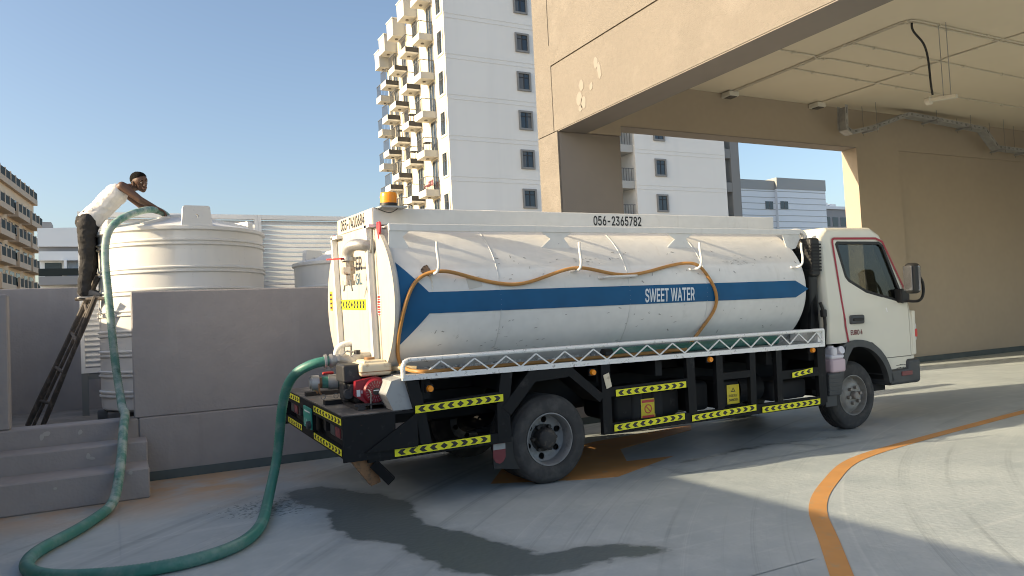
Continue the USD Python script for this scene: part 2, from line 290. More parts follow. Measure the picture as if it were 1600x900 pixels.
def cat(*ms):
    out = []
    for m in ms:
        out += [arr(k) for k in m] if isinstance(m, (list, tuple)) else [arr(m)]
    return trimesh.util.concatenate(out)
def part(T, name, mesh, m, smooth=30, label=None, kind=None):
    mesh = arr(mesh).copy(); mesh.vertices = mesh.vertices - T.loc
    path = numbered(T.path, name)
    usdkit.mesh(stage, path, mesh, W[m] if isinstance(m, str) else m, smooth=smooth)
    tag(path, label, None, None, kind)
    return Node(path, T.loc)
def solo(name, mesh, m, label, cat_=None, group=None, kind=None, smooth=30):
    mesh = arr(mesh).copy(); c = mesh.bounds.mean(0); c[2] = mesh.bounds[0][2]
    path = numbered('/World', name)
    mesh.vertices = mesh.vertices - c
    g = usdkit.mesh(stage, path, mesh, W[m], smooth=smooth); g.AddTranslateOp().Set(Gf.Vec3d(*map(float, c)))
    tag(path, label, cat_, group, kind)
    return Node(path, c)
def copy_of(src, name, loc, label, cat_, group=None):
    path = numbered('/World', name)
    x = UsdGeom.Xform.Define(stage, path); x.AddTranslateOp().Set(Gf.Vec3d(*map(float, loc)))
    x.GetPrim().GetReferences().AddInternalReference(src.path); x.GetPrim().SetInstanceable(True)
    tag(path, label, cat_, group)

# ------------------------------------------------------------------ mesh helpers
def box(x0, y0, z0, x1, y1, z1, ch=0.0):
    x0, x1 = sorted((x0, x1)); y0, y1 = sorted((y0, y1)); z0, z1 = sorted((z0, z1))
    if not ch:
        return trimesh.creation.box(bounds=[(x0, y0, z0), (x1, y1, z1)])
    c = min(ch, (x1 - x0) * .45, (y1 - y0) * .45, (z1 - z0) * .45); P = []
    for a, sx in ((x0, 1), (x1, -1)):
        for b, sy in ((y0, 1), (y1, -1)):
            for d, sz in ((z0, 1), (z1, -1)):
                P += [(a + sx * c, b + sy * c, d), (a + sx * c, b, d + sz * c), (a, b + sy * c, d + sz * c)]
    return mf.Manifold.hull_points(np.array(P, np.float64))
def rbox(x0, y0, z0, x1, y1, z1, r, n=12):
    s = [mf.Manifold.sphere(r, n).translate((a, b, c)) for a in (x0 + r, x1 - r) for b in (y0 + r, y1 - r) for c in (z0 + r, z1 - r)]
    return mf.Manifold.batch_hull(s)
def cyl(p, q, r, n=16, r2=None):
    p, q = np.asarray(p, float), np.asarray(q, float); d = q - p; L = np.linalg.norm(d); d /= L
    a = np.cross(d, [0, 0, 1.0]) if abs(d[2]) < .9 else np.cross(d, [1.0, 0, 0]); a /= np.linalg.norm(a); b = np.cross(d, a)
    t = np.linspace(0, 2 * np.pi, n, endpoint=False); ring = np.cos(t)[:, None] * a + np.sin(t)[:, None] * b
    r2 = r if r2 is None else r2
    v = np.vstack([p + ring * r, q + ring * r2, [p], [q]]); f = []
    for i in range(n):
        j = (i + 1) % n
        f += [(i, j, n + j), (i, n + j, n + i), (2 * n, j, i), (2 * n + 1, n + i, n + j)]
    m = trimesh.Trimesh(v, f, process=False)
    if m.volume < 0: m.invert()
    return m
def tube(pts, r, n=10, rs=None):
    P = np.asarray(pts, float); T = np.gradient(P, axis=0); T /= np.linalg.norm(T, axis=1)[:, None]
    a = np.cross(T[0], [0, 0, 1.0]) if abs(T[0][2]) < .9 else np.cross(T[0], [1.0, 0, 0]); a /= np.linalg.norm(a)
    t = np.linspace(0, 2 * np.pi, n, endpoint=False); V = []
    for i in range(len(P)):
        a = a - T[i] * (a @ T[i]); a /= np.linalg.norm(a); b = np.cross(T[i], a)
        rr = r if rs is None else rs[i]
        V.append(P[i] + rr * (np.cos(t)[:, None] * a + np.sin(t)[:, None] * b))
    k = len(P); V = np.vstack(V + [[P[0]], [P[-1]]]); f = []
    for i in range(k - 1):
        for j in range(n):
            q = (j + 1) % n; A, B, C, D = i * n + j, i * n + q, (i + 1) * n + q, (i + 1) * n + j
            f += [(A, B, C), (A, C, D)]
    for j in range(n):
        q = (j + 1) % n; f += [(k * n, q, j), (k * n + 1, (k - 1) * n + j, (k - 1) * n + q)]
    m = trimesh.Trimesh(V, f, process=False)
    if m.volume < 0: m.invert()
    return m
def smooth_path(pts, step):
    from scipy.interpolate import PchipInterpolator, CubicSpline
    P = np.asarray(pts, float); s = np.r_[0, np.cumsum(np.linalg.norm(np.diff(P, axis=0), axis=1) ** 0.75)]
    cs = CubicSpline(s, P); fine = cs(np.linspace(0, s[-1], 40 * len(P)))
    L = np.r_[0, np.cumsum(np.linalg.norm(np.diff(fine, axis=0), axis=1))]
    u = np.linspace(0, L[-1], max(4, int(L[-1] / step)))
    return np.stack([np.interp(u, L, fine[:, k]) for k in range(3)], 1)
def bar(p, q, w, h, up=(0, 0, 1)):
    p, q = np.asarray(p, float), np.asarray(q, float); d = q - p; L = np.linalg.norm(d); d /= L
    a = np.cross(d, up); a /= np.linalg.norm(a); b = np.cross(a, d)
    m = trimesh.creation.box(extents=(L, w, h)); T = np.eye(4); T[:3, 0], T[:3, 1], T[:3, 2], T[:3, 3] = d, -a, b, (p + q) / 2
    m.apply_transform(T); 
    if m.volume < 0: m.invert()
    return m
def prism(poly, a, b, axis='y'):
    g = poly if hasattr(poly, 'exterior') else Polygon(poly)
    m = trimesh.creation.extrude_polygon(g, b - a, engine='earcut'); v = m.vertices.copy(); v[:, 2] += a
    if axis == 'y': m = trimesh.Trimesh(v[:, [0, 2, 1]], m.faces[:, ::-1], process=False)
    elif axis == 'x': m = trimesh.Trimesh(v[:, [2, 0, 1]], m.faces, process=False)
    else: m = trimesh.Trimesh(v, m.faces, process=False)
    return m
def man(m):
    m = arr(m).copy(); m.merge_vertices()
    return mf.Manifold(mf.Mesh(np.asarray(m.vertices, np.float32), np.asarray(m.faces, np.uint32)))
def lathe(profile, c, axis, n=48):
    """profile [(r, h)] turned about an axis ('y' or 'z') through c"""
    P = np.asarray(profile, float); t = np.linspace(0, 2 * np.pi, n, endpoint=False); k = len(P)
    V = np.zeros((k, n, 3)); V[..., 0] = P[:, :1] * np.cos(t)
    if axis == 'z': V[..., 1] = P[:, :1] * np.sin(t); V[..., 2] = P[:, 1:]
    else: V[..., 2] = P[:, :1] * np.sin(t); V[..., 1] = P[:, 1:]
    f = []
    for i in range(k - 1):
        for j in range(n):
            q = (j + 1) % n; A, B, C, D = i * n + j, i * n + q, (i + 1) * n + q, (i + 1) * n + j
            if P[i, 0] > 1e-6: f.append((A, B, C) if P[i + 1, 0] > 1e-6 else (A, B, D))
            if P[i + 1, 0] > 1e-6: f.append((A, C, D))
    m = trimesh.Trimesh(V.reshape(-1, 3) + np.asarray(c), f, process=False); m.merge_vertices()
    return m
def text(s, h, origin, right, up, depth=0.002, bold=True, width=None):
    m = meshkit.text_mesh(s, h, depth, bold); v = m.vertices
    k = 1.0 if width is None else width / (v[:, 0].max() - v[:, 0].min())
    R_, U_ = np.asarray(right, float), np.asarray(up, float); N_ = np.cross(R_, U_)
    w = np.asarray(origin) + (v[:, :1] - v[:, 0].min()) * k * R_ + v[:, 1:2] * U_ + v[:, 2:] * N_
    return trimesh.Trimesh(w, m.faces, process=False)
def sheet(poly, z, th=0.003):
    polys = getattr(poly, 'geoms', [poly])
    return cat([prism(g, z - th, z, 'z') for g in polys if g.area > 1e-5])

# ================================================================== THE SETTING
solo('ground', box(-400, -300, -6.3, 900, 900, -6.0), 'far_ground', 'far ground below the podium', kind='structure')
solo('floor', box(-45, -30, -0.35, 32, 11.6, 0.0), 'floor', 'grey green coated concrete floor of the yard', kind='structure')
solo('yard', box(-2.44, 9.0, -0.3, 6.9, 13.9, 0.42), 'yard', 'raised dusty strip behind the wall', kind='structure')

def wobble(poly, amp, sc, seed, n=260):
    ring = poly.exterior; out = []
    for i in range(n):
        p = ring.interpolate(i / n, normalized=True)
        d = meshkit.fbm(np.array([[p.x * sc, p.y * sc, 0.3]]), 4, seed)[0] - .5, meshkit.fbm(np.array([[p.x * sc, p.y * sc, 7.3]]), 4, seed)[0] - .5
        out.append((p.x + d[0] * amp, p.y + d[1] * amp))
    return Polygon(out).buffer(0)
line_l = [(14.5, 6.05), (10.2, 5.58), (8.51, 5.36), (7.10, 5.16), (6.16, 4.96), (5.72, 4.77), (5.30, 4.53), (4.95, 4.32), (4.66, 4.12), (4.35, 3.86), (4.07, 3.57), (3.46, 2.95), (2.0, 1.45), (0.5, 0.0)]
solo('lane_line', sheet(LineString(smooth_path([(x, y, 0) for x, y in line_l], .12)[:, :2] + [0.03, -0.03]).buffer(0.062, cap_style=2), 0.004), 'orange_line', 'curved orange lane line painted on the floor', kind='structure', smooth=False)
arrow = Polygon([(3.0, 6.3), (3.71, 5.91), (4.05, 5.79), (5.07, 6.22), (4.54, 6.32), (4.90, 6.93), (6.32, 7.40), (6.60, 7.72), (4.98, 7.54), (3.5, 7.0)])
solo('arrow_marking', sheet(arrow, 0.004), 'orange_line', 'orange arrow painted on the floor under the truck', kind='structure', smooth=False)
pud = Polygon([(1.33, 7.27), (1.69, 7.30), (2.03, 6.61), (2.16, 6.13), (2.02, 5.60), (2.05, 5.17), (2.19, 4.92), (2.27, 4.50), (2.38, 4.25), (2.61, 4.24), (2.89, 4.08), (3.07, 3.78), (2.82, 3.84), (2.53, 3.90), (2.29, 3.87), (1.93, 4.0), (1.72, 4.36), (1.67, 5.04), (1.47, 5.29), (1.40, 5.75), (1.52, 6.3), (1.35, 6.75)])
leak = LineString([(4.94, 5.91), (5.3, 5.94), (5.70, 6.00), (6.21, 6.04), (6.78, 5.93), (7.17, 5.84)]).buffer(0.032).union(LineString([(6.3, 6.03), (6.47, 5.8), (6.50, 5.67)]).buffer(0.025))
def wet_sheet(name, poly, x0, x1, y0, y1, step, label, drops=None):
    import shapely
    nx, ny = int((x1 - x0) / step) + 1, int((y1 - y0) / step) + 1
    X, Y = np.meshgrid(np.linspace(x0, x1, nx), np.linspace(y0, y1, ny), indexing='ij')
    P = shapely.points(X.ravel(), Y.ravel())
    d = np.where(shapely.contains(poly, P), 1, -1) * shapely.distance(poly.boundary, P)
    q = np.array([(i * ny + j, (i + 1) * ny + j, (i + 1) * ny + j + 1, i * ny + j + 1) for i in range(nx - 1) for j in range(ny - 1)])
    g = usdkit.mesh(stage, numbered('/World', name), (np.c_[X.ravel(), Y.ravel(), np.full(X.size, .0035)], q), W['floor_wet'])
    pv = UsdGeom.PrimvarsAPI(g)
    pv.CreatePrimvar('wet', Sdf.ValueTypeNames.FloatArray, 'vertex').Set(np.clip(d, -1, 1).astype(np.float32).tolist())
    t = np.full(X.size, -2.0) if drops is None else drops(X.ravel(), Y.ravel())
    pv.CreatePrimvar('drops', Sdf.ValueTypeNames.FloatArray, 'vertex').Set(t.astype(np.float32).tolist())
    tag(str(g.GetPath()), label, kind='structure')
wet_sheet('puddle', pud, 0.0, 3.6, 3.2, 7.75, .05, 'dark wet patch and splashes on the floor behind the truck',
          lambda x, y: np.maximum(.06 - 1.0 * (((x - 1.15) / .85) ** 2 + ((y - 6.75) / .8) ** 2), -2))
wet_sheet('leak_streak', leak, 4.6, 7.6, 5.5, 6.25, .03, 'thin dark wet streak on the floor beside the truck')

# retaining wall, steps, yard
YW = 8.87
rw = thing('retaining_wall', 'long grey brown painted retaining wall behind the truck, ledge along its foot', 'wall', (0.16, YW, 0))
part(rw, 'wall_base', box(0.20, 8.815, 0.0, 7.4, 9.15, 0.655, 0.01), 'wall_grey')
part(rw, 'wall_panel', box(0.16, YW, 0.655, 7.4, 9.06, 1.98, 0.012), 'wall_grey')
part(rw, 'skirting', box(0.262, 8.80, 0.001, 7.4, 8.812, 0.095), 'skirting', False)
st = thing('entrance_steps', 'grey brown painted concrete steps rising to the gap in the wall', 'steps', (-2, 7.92, 0))
for k, (y, z, xr) in enumerate(((7.92, 0.28, 0.257), (8.40, 0.470, 0.262))):
    part(st, 'step', box(-2.44, y, 0.0, xr, 8.81 if k == 0 else 8.812, z, 0.012), 'wall_grey')
part(st, 'landing', box(-2.44, 8.815, 0.0, 0.197, 9.15, 0.655, 0.012), 'wall_grey')
ch_ = []
for x, y, z, a, b in ((-.62, 8.813, .59, .03, .022), (-.66, 8.813, .565, .015, .03), (-.33, 8.813, .575, .018, .02), (-.25, 8.398, .385, .016, .03), (-.22, 8.398, .36, .025, .015), (-1.0, 8.398, .43, .02, .015), (.05, 8.398, .44, .012, .012), (-.5, 7.918, .2, .015, .012), (.1, 7.918, .25, .02, .014)):
    ch_.append(prism(wobble(affinity.scale(Point(x, z).buffer(1, 6), a, b), 0.03, 30, 4, 30), y - .003, y + .001))
part(st, 'paint_chips', cat(ch_), M('chip_pale', (0.40, 0.38, 0.36), 0.8), False, kind='stuff')
pr = thing('wall_pier', 'short grey wall end left of the steps gap, cut by the picture edge', 'wall', (-3, YW, 0.655))
part(pr, 'pier', box(-2.44, YW, 0.657, -0.925, 9.06, 1.985, 0.012), 'wall_grey')
bwt = thing('yard_wall', 'dark grey rear wall of the yard behind the ladder', 'wall', (0, 13.7, 0.42))
part(bwt, 'wall_panel', box(-2.44, 13.72, 0.3, 6.9, 13.9, 2.33, 0.01), 'wall_grey')
# unseen block, inferred from the floor shadow and added to shade the yard
shade_block = thing('yard_shade_block', 'low unseen block left of the steps, added to cast shade on the yard', 'building', (-7, 0, 0))
part(shade_block, 'wall', box(-7, -26, 0, -2.45, 14.6, 2.57), 'stucco_smooth')

# ================================================================== PARKING BUILDING
pb = thing('car_park_building', 'beige rendered car park building with covered bay over the truck', 'building', (7, 11.25, 0))
YE = -2.6
WY = 11.25
part(pb, 'column', box(7.03, WY + .03, 0, 8.36, 11.95, 4.76, 0.01), 'column_paint', label='dark grey brown column under the beam')
beam = man(box(7.0, YE, 4.77, 7.62, 11.95, 13.0))
gw = 0.022
beam -= man(box(6.9, -14.5, 5.93, 7.025, 11.37 + gw, 5.93 + gw * 1.4))
beam -= man(box(6.9, 11.37, 4.5, 7.025, 11.37 + gw, 5.93 + gw))
beam -= man(box(6.9, 11.40, 6.33, 7.025, 11.40 + gw, 13.5))
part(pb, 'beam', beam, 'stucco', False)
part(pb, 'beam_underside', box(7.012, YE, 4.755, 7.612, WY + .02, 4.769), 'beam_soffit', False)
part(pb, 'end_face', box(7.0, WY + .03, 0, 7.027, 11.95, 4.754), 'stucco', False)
lint = man(prism(Polygon([(7.62, 4.762), (8.36, 4.762), (8.36, 4.95), (14.83, 4.95), (14.83, 0), (34, 0), (34, 13), (7.62, 13)]), WY, WY + .39))
lint -= man(box(16.30, WY - 1, -1, 40, WY + .06, 4.96))
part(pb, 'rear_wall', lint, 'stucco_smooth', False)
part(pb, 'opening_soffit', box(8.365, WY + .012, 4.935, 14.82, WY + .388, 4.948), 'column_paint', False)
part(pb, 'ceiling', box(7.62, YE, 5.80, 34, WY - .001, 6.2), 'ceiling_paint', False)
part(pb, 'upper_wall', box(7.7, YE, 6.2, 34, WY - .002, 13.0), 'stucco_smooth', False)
part(pb, 'end_wall', box(34, YE, 0, 34.3, 11.6, 13.0), 'stucco_smooth', False)
part(pb, 'skirting', box(16.28, WY + .035, 0.001, 33.9, WY + .056, 0.13), 'skirting', False)
part(pb, 'skirting', box(14.86, WY - .02, 0.001, 16.27, WY - .002, 0.13), 'skirting', False)
pm = []
for y, z, a, b in ((9.98, 5.56, .055, .10), (9.90, 5.41, .05, .13), (10.44, 5.33, .06, .10), (10.52, 5.12, .09, .12), (10.40, 5.02, .08, .10), (10.15, 5.22, .05, .07), (10.5, 4.96, .06, .06)):
    pm.append(prism(wobble(affinity.scale(Point(y, z).buffer(1, 8), a, b), 0.08, 9, 4, 50), 6.994, 7.002, 'x'))
part(pb, 'filler_patch', cat(pm), 'filler', False, kind='stuff')

# conduits on the ceiling
CZ = 5.785
def conduit(pts, label, r=0.014, clips=True):
    T = thing('ceiling_conduit', label, 'conduit', pts[0])
    P = []
    for a, b in zip(pts[:-1], pts[1:]):
        k = max(2, int(np.linalg.norm(np.subtract(b, a)) / .25)); P += [np.add(a, np.subtract(b, a) * i / k) for i in range(k)]
    P.append(np.array(pts[-1], float))
    part(T, 'pipe', tube(P, r, 8), 'conduit')
    cl = [box(p[0] - .025, p[1] - .025, CZ - .022, p[0] + .025, p[1] + .025, 5.7995) for p in P[2::5]]
    if cl: part(T, 'clips', cat(cl), 'conduit', False, kind='stuff')
def z_(p): return [(x, y, CZ) for x, y in p]
conduit(z_([(10.98, 11.1), (10.98, 9.1), (10.93, 8.95), (10.93, 7.35), (11.0, 7.23), (11.15, 7.2), (20, 7.2)]), 'long ceiling conduit from the left lamp box turning along the beam')
conduit(z_([(11.04, 11.1), (11.04, 9.1), (10.99, 8.85), (10.99, 7.45), (11.06, 7.31), (11.2, 7.28), (14.3, 7.28)]), 'second ceiling conduit running beside the long one from the left lamp box')
conduit(z_([(13.5, 11.2), (13.52, 9.75), (13.44, 9.6), (13.47, 8.9), (13.40, 8.7), (13.44, 8.35), (13.36, 8.2), (13.40, 7.4), (13.44, 6.6), (13.44, 2)]), 'ceiling conduit from the right lamp box toward the camera with small offsets')
conduit(z_([(8.6, 8.94), (10.85, 8.94), (11.05, 9.05), (11.3, 8.96), (14.1, 9.0)]), 'ceiling conduit crossing between the two lamp box runs')
conduit(z_([(11.1, 9.59), (15.42, 9.74), (18.69, 9.8), (18.8, 9.7), (24, 9.75)]), 'ceiling conduit nearest the cable tray')
conduit(z_([(11.06, 8.28), (16.28, 8.42), (24, 8.6)]), 'middle ceiling conduit running right past the hanging rod')
def lampbox(x, label):
    T = thing('lamp_box', label, 'ceiling lamp', (x, 11.1, 5.6), 'square lamp boxes under the ceiling')
    part(T, 'housing', box(x - .125, 11.0, 5.69, x + .125, WY - .003, 5.787, .01), 'lamp_box')
    part(T, 'diffuser', box(x - .085, 11.02, 5.675, x + .085, 11.2, 5.6895, .004), 'soffit_lamp')
lampbox(11.0, 'small square lamp box at the ceiling edge, left of two')
lampbox(13.5, 'small square lamp box at the ceiling edge beside the cable tray, right of two')
hl = thing('hanging_lamp', 'unlit white batten lamp hanging from a rod and black flexible conduit', 'lamp', (11.65, 7.2, 4.6))
part(hl, 'flex', tube(smooth_path([(11.09, 7.28, 5.77), (11.12, 7.28, 5.64), (11.32, 7.28, 5.5), (11.42, 7.28, 5.3), (11.48, 7.30, 5.0), (11.56, 7.33, 4.70)], .03), 0.017, 8), 'hose_black')
for x, y in ((11.66, 7.10), (11.63, 7.2)): part(hl, 'rod', cyl((x, y, 4.63), (x, y, 5.795), 0.006, 8), 'tray_steel')
part(hl, 'body', bar((11.58, 7.38, 4.63), (11.68, 7.02, 4.605), .09, .05), 'lamp_box', False)
part(hl, 'end_cap', cyl((11.55, 7.43, 4.62), (11.555, 7.36, 4.62), .065, 14), 'lamp_box')

# cable tray on the rear wall
ct = thing('cable_tray', 'perforated steel cable tray hung along the rear wall on thin rods', 'cable tray', (14, 10.9, 5.2))
path = [(13.95, 5.66), (13.92, 5.16), (14.10, 5.08), (14.90, 5.26), (16.05, 5.63), (17.0, 5.60), (18.95, 5.50), (19.45, 5.08), (21.0, 5.06), (24, 5.0)]
TY0, TY1 = 10.75, 10.95
for (x0, z0), (x1, z1) in zip(path[:-1], path[1:]):
    part(ct, 'tray_section', cat(bar((x0, TY0, z0 + .04), (x1, TY0, z1 + .04), .004, .09), bar((x0, TY1, z0 + .04), (x1, TY1, z1 + .04), .004, .09), bar((x0, (TY0 + TY1) / 2, z0), (x1, (TY0 + TY1) / 2, z1), .2, .004, (0, 0, 1) if abs(z1 - z0) < abs(x1 - x0) * 3 else (1, 0, 0))), 'tray_steel', False)
    L = math.hypot(x1 - x0, z1 - z0); k = int(L / .17); hs = []
    for i in range(k):
        t0, t1 = (i + .3) / k, (i + .7) / k
        for dz in ((.04,) if i % 2 else (.03, .055)):
            hs.append(bar((x0 + (x1 - x0) * t0, TY0 - .003, z0 + (z1 - z0) * t0 + dz), (x0 + (x1 - x0) * t1, TY0 - .003, z0 + (z1 - z0) * t1 + dz), .003, .012))
    if hs: part(ct, 'slots', cat(hs), 'slot_dark', False, kind='stuff')
def trz(x): return float(np.interp(x, [p[0] for p in path[1:]], [p[1] for p in path[1:]]))
for x in (14.78, 16.9, 18.2, 19.55, 20.6, 21.4):
    part(ct, 'bracket', box(x - .02, TY0 - .12, trz(x) - .045, x + .02, TY1 + .08, trz(x) - .005), 'tray_steel', False)
    for y in (TY0 - .09, TY1 + .05): part(ct, 'rod', cyl((x, y, trz(x) - .1), (x, y, 5.81), .005, 6), 'steel_grey')

# ================================================================== YARD OBJECTS
def poly_tank(label, cx, cy, r, z0, z1, rings, lug_angles, peak):
    T = thing('water_tank', label, 'water tank', (cx, cy, z0))
    prof = [(0.0, z0), (r - .06, z0), (r - .02, z0 + .03), (r - .015, z0 + .06)]
    for z in rings:
        prof += [(r - .012, z - .045), (r + .012, z - .032), (r + .012, z - .018), (r - .008, z - .008), (r - .008, z + .008), (r + .012, z + .018), (r + .012, z + .032), (r - .012, z + .045)]
    prof += [(r - .01, z1 - .06), (r + .02, z1 - .045), (r + .02, z1 - .005), (r - .03, z1 + .012), (r * .6, z1 + (peak - z1) * .5), (0.34, z1 + (peak - z1) * .9), (0.33, peak - .01), (0, peak - .005)]
    part(T, 'shell', lathe(prof, (cx, cy, 0), 'z', 96), 'poly_white', 40)
    for a in lug_angles:
        ux, uy = math.cos(a), math.sin(a)
        pl = mf.Manifold.batch_hull([mf.Manifold.cylinder(.05, .03, .03, 16).translate((sx * .13, .22, 0)) for sx in (-1, 1)] + [mf.Manifold.cube((.37, .02, .05)).translate((-.185, -.06, 0))])
        pl -= mf.Manifold.cylinder(.3, .022, .022, 16).translate((0, .12, -.1))
        m = arr(pl); v = m.vertices - [0, 0, .025]
        w = np.stack([cx + ux * (r - .05 + v[:, 2] * 1.6) - uy * v[:, 0], cy + uy * (r - .05 + v[:, 2] * 1.6) + ux * v[:, 0], z1 + v[:, 1]], 1)
        m = trimesh.Trimesh(w, m.faces, process=False)
        if m.volume < 0: m.invert()
        part(T, 'lifting_lug', m, 'poly_white')
    part(T, 'lid', lathe([(0.0, peak + .05), (.10, peak + .05), (.27, peak + .035), (.31, peak + .02), (.315, peak - .03), (.3, peak - .03)][::-1], (cx, cy, 0), 'z', 40), 'poly_white', 40)
    for k in range(8):
        a = k * math.pi / 4 + .2
        if peak - z1 > .15:
            part(T, 'top_rib', bar((cx + .36 * math.cos(a), cy + .36 * math.sin(a), peak - .015), (cx + (r - .1) * math.cos(a), cy + (r - .1) * math.sin(a), z1 + .04), .05, .035), 'poly_white', False)
    return T
TX, TYc, TR = 0.862, 11.2, 1.045
poly_tank('large white ribbed plastic water tank with raised lugs beside the man', TX, TYc, TR, 0.58, 2.86, (.80, 1.05, 1.30, 1.55, 1.80, 2.05, 2.32, 2.66), [math.radians(x) for x in (-85, 30, 150)], 3.07)
poly_tank('smaller white plastic tank behind the wall, half hidden by the truck', 3.06, 10.95, 0.77, 0.45, 2.43, (.9, 1.25, 1.65, 2.05), [math.radians(x) for x in (30, 120, 300)], 2.58)
bl = thing('tank_plinth', 'dark concrete blocks under the large white tank', 'blocks', (TX, TYc, .42))
for k in range(12):
    a = k * math.pi / 6; x, y = TX + .88 * math.cos(a), TYc + .88 * math.sin(a)
    part(bl, 'block', box(x - .2, y - .12, .42, x + .2, y + .12, .578, .01), 'block')

# louvre screen on steel legs
LY = 12.42
ls = thing('louvre_screen', 'tall white louvred screen on grey steel legs behind the tanks', 'louvre screen', (0, LY, .42))
xs = [-.43, 2.06, 4.6, 7.0]
for x0, x1 in zip(xs[:-1], xs[1:]):
    part(ls, 'panel_frame', cat(box(x0, LY, 1.02, x0 + .05, LY + .09, 3.34), box(x1 - .055, LY, 1.02, x1 - .003, LY + .09, 3.34), box(x0 + .051, LY + .001, 3.27, x1 - .056, LY + .089, 3.339), box(x0 + .051, LY + .001, 1.021, x1 - .056, LY + .089, 1.09)), 'louver', False)
    for k in range(29):
        z = 1.13 + k * .074
        part(ls, 'slat', prism(Polygon([(LY + .012, z - .012), (LY + .016, z - .020), (LY + .078, z + .046), (LY + .074, z + .054)]), x0 + .052, x1 - .057, 'x'), 'louver', False)
    part(ls, 'leg', box(x0 + .0, LY + .004, .42, x0 + .085, LY + .088, 1.018), 'steel_grey', False)
    part(ls, 'lower_rail', box(x0 + .087, LY + .01, .93, x1 - .005, LY + .08, 1.017), 'steel_grey', False)

# ladder
ld = thing('wooden_ladder', 'weathered wooden ladder leaning against the large white tank', 'ladder', (-.95, 11.4, .42))
A0, A1 = np.array((-1.03, 11.75, .42)), np.array((-.165, 10.98, 2.30))
B0, B1 = np.array((-.845, 11.45, .42)), np.array((-.19, 10.55, 2.02))
C0, C1 = np.array((-.96, 11.68, .42)), np.array((-.21, 10.92, 2.06))
for a, b, r in ((A0, A1, .033), (B0, B1, .030)): part(ld, 'rail', tube([a + (b - a) * t for t in np.linspace(0, 1, 12)], r, 8, [r * (1 + .12 * math.sin(9 * t)) for t in np.linspace(0, 1, 12)]), 'timber')
part(ld, 'prop', tube([C0 + (C1 - C0) * t for t in np.linspace(0, 1, 6)], .022, 7), 'timber')
for t in (.18, .42, .66, .86): part(ld, 'rung', cyl(A0 + (A1 - A0) * t * .95, B0 + (B1 - B0) * t, .02, 8), 'timber')
part(ld, 'rung', cyl((-.42, 10.98, 2.015), (-.06, 10.72, 2.00), .022, 8), 'timber')

# ================================================================== TRUCK
PHI = math.radians(2.1); cP, sP = math.cos(PHI), math.sin(PHI)
BM = np.array([[1, 0, 0], [0, cP, -sP], [0, sP, cP]])
def B(mesh):
    m = arr(mesh).copy(); m.vertices = (m.vertices - [0, 0, .4]) @ BM.T + [0, 5.9, .4]; return m
def bw(p): return BM @ (np.asarray(p, float) - [0, 0, .4]) + [0, 5.9, .4]
tk = thing('water_tanker_truck', 'white water tanker lorry with blue stripe parked beside the wall', 'truck', (5.0, 7.0, 0))
def tp(name, mesh, m, smooth=30, parent=None, label=None, kind=None): return part(parent or tk, name, B(mesh), m, smooth, label, kind)

# --- tank
YC, ZC, TA, TB = 1.165, 1.67, 1.07, 0.80
def ysurf(z): return YC - TA * math.sqrt(max(0.0, 1 - ((z - ZC) / TB) ** 2))
ang = np.linspace(0, 2 * np.pi, 120, endpoint=False)
X0, X1 = 2.07, 6.86
rings = [(X0, 1.0), (2.9, 1.0), (3.9, 1.0), (4.9, 1.0), (5.9, 1.0), (X1 - .03, 1.0), (X1, .985), (X1 + .03, .93), (X1 + .06, .7), (X1 + .075, .3)]
V = np.vstack([np.stack([np.full(120, x), YC + TA * s * np.cos(ang), ZC + TB * s * np.sin(ang)], 1) for x, s in rings] + [[[X0, YC, ZC]], [[X1 + .08, YC, ZC]]])
F = []
for i in range(len(rings) - 1):
    for j in range(120):
        q = (j + 1) % 120; a, b, c, d = i * 120 + j, i * 120 + q, (i + 1) * 120 + q, (i + 1) * 120 + j
        F += [(a, b, c), (a, c, d)]
k = len(rings) * 120
for j in range(120):
    q = (j + 1) % 120; F += [(k, q, j), (k + 1, (len(rings) - 1) * 120 + j, (len(rings) - 1) * 120 + q)]
shell = trimesh.Trimesh(V, F, process=False)
if shell.volume < 0: shell.invert()
tank = tp('tank', shell, 'white_paint', 40)
def wrap(poly, off=0.003, seg=0.04):
    """a flat outline in (x, z) laid on the side of the tank"""
    g = trimesh.creation.extrude_polygon(poly, 0.001, engine='earcut')
    m = trimesh.Trimesh(*trimesh.remesh.subdivide_to_size(g.vertices, g.faces, seg, max_iter=14), process=False)
    v = m.vertices.copy(); out = np.array([[x, ysurf(z) - off - w, z] for x, z, w in v])
    m = trimesh.Trimesh(out, m.faces[:, ::-1], process=False)
    return m
zt, zb = 1.752, 1.572
stripe = Polygon([(2.09, 2.01), (2.345, zt), (6.68, zt + .006), (6.875, 1.662), (6.68, zb), (2.345, zb), (2.09, 1.295)])
tp('blue_stripe', wrap(stripe), 'stripe_blue', 40, tank)
tm = meshkit.text_mesh('SWEET WATER', 0.125, 0.001, True); v = tm.vertices
tm = trimesh.Trimesh(*trimesh.remesh.subdivide_to_size(np.c_[4.60 + (v[:, 0] - v[:, 0].min()) * .625 / np.ptp(v[:, 0]), v[:, 1] + 1.592, v[:, 2]], tm.faces, .05, max_iter=12), process=False)
v = tm.vertices; tp('lettering', trimesh.Trimesh(np.array([[x, ysurf(z) - .0055 - w, z] for x, z, w in v]), tm.faces[:, ::-1], process=False), 'letter_white', False, tank)
for x in (3.02, 4.42, 5.40):
    pts = [(x, ysurf(z) - .001, z) for z in np.linspace(1.10, 2.36, 30)]
    tp('weld_seam', tube(pts, .0035, 6), 'white_paint', 40, tank)
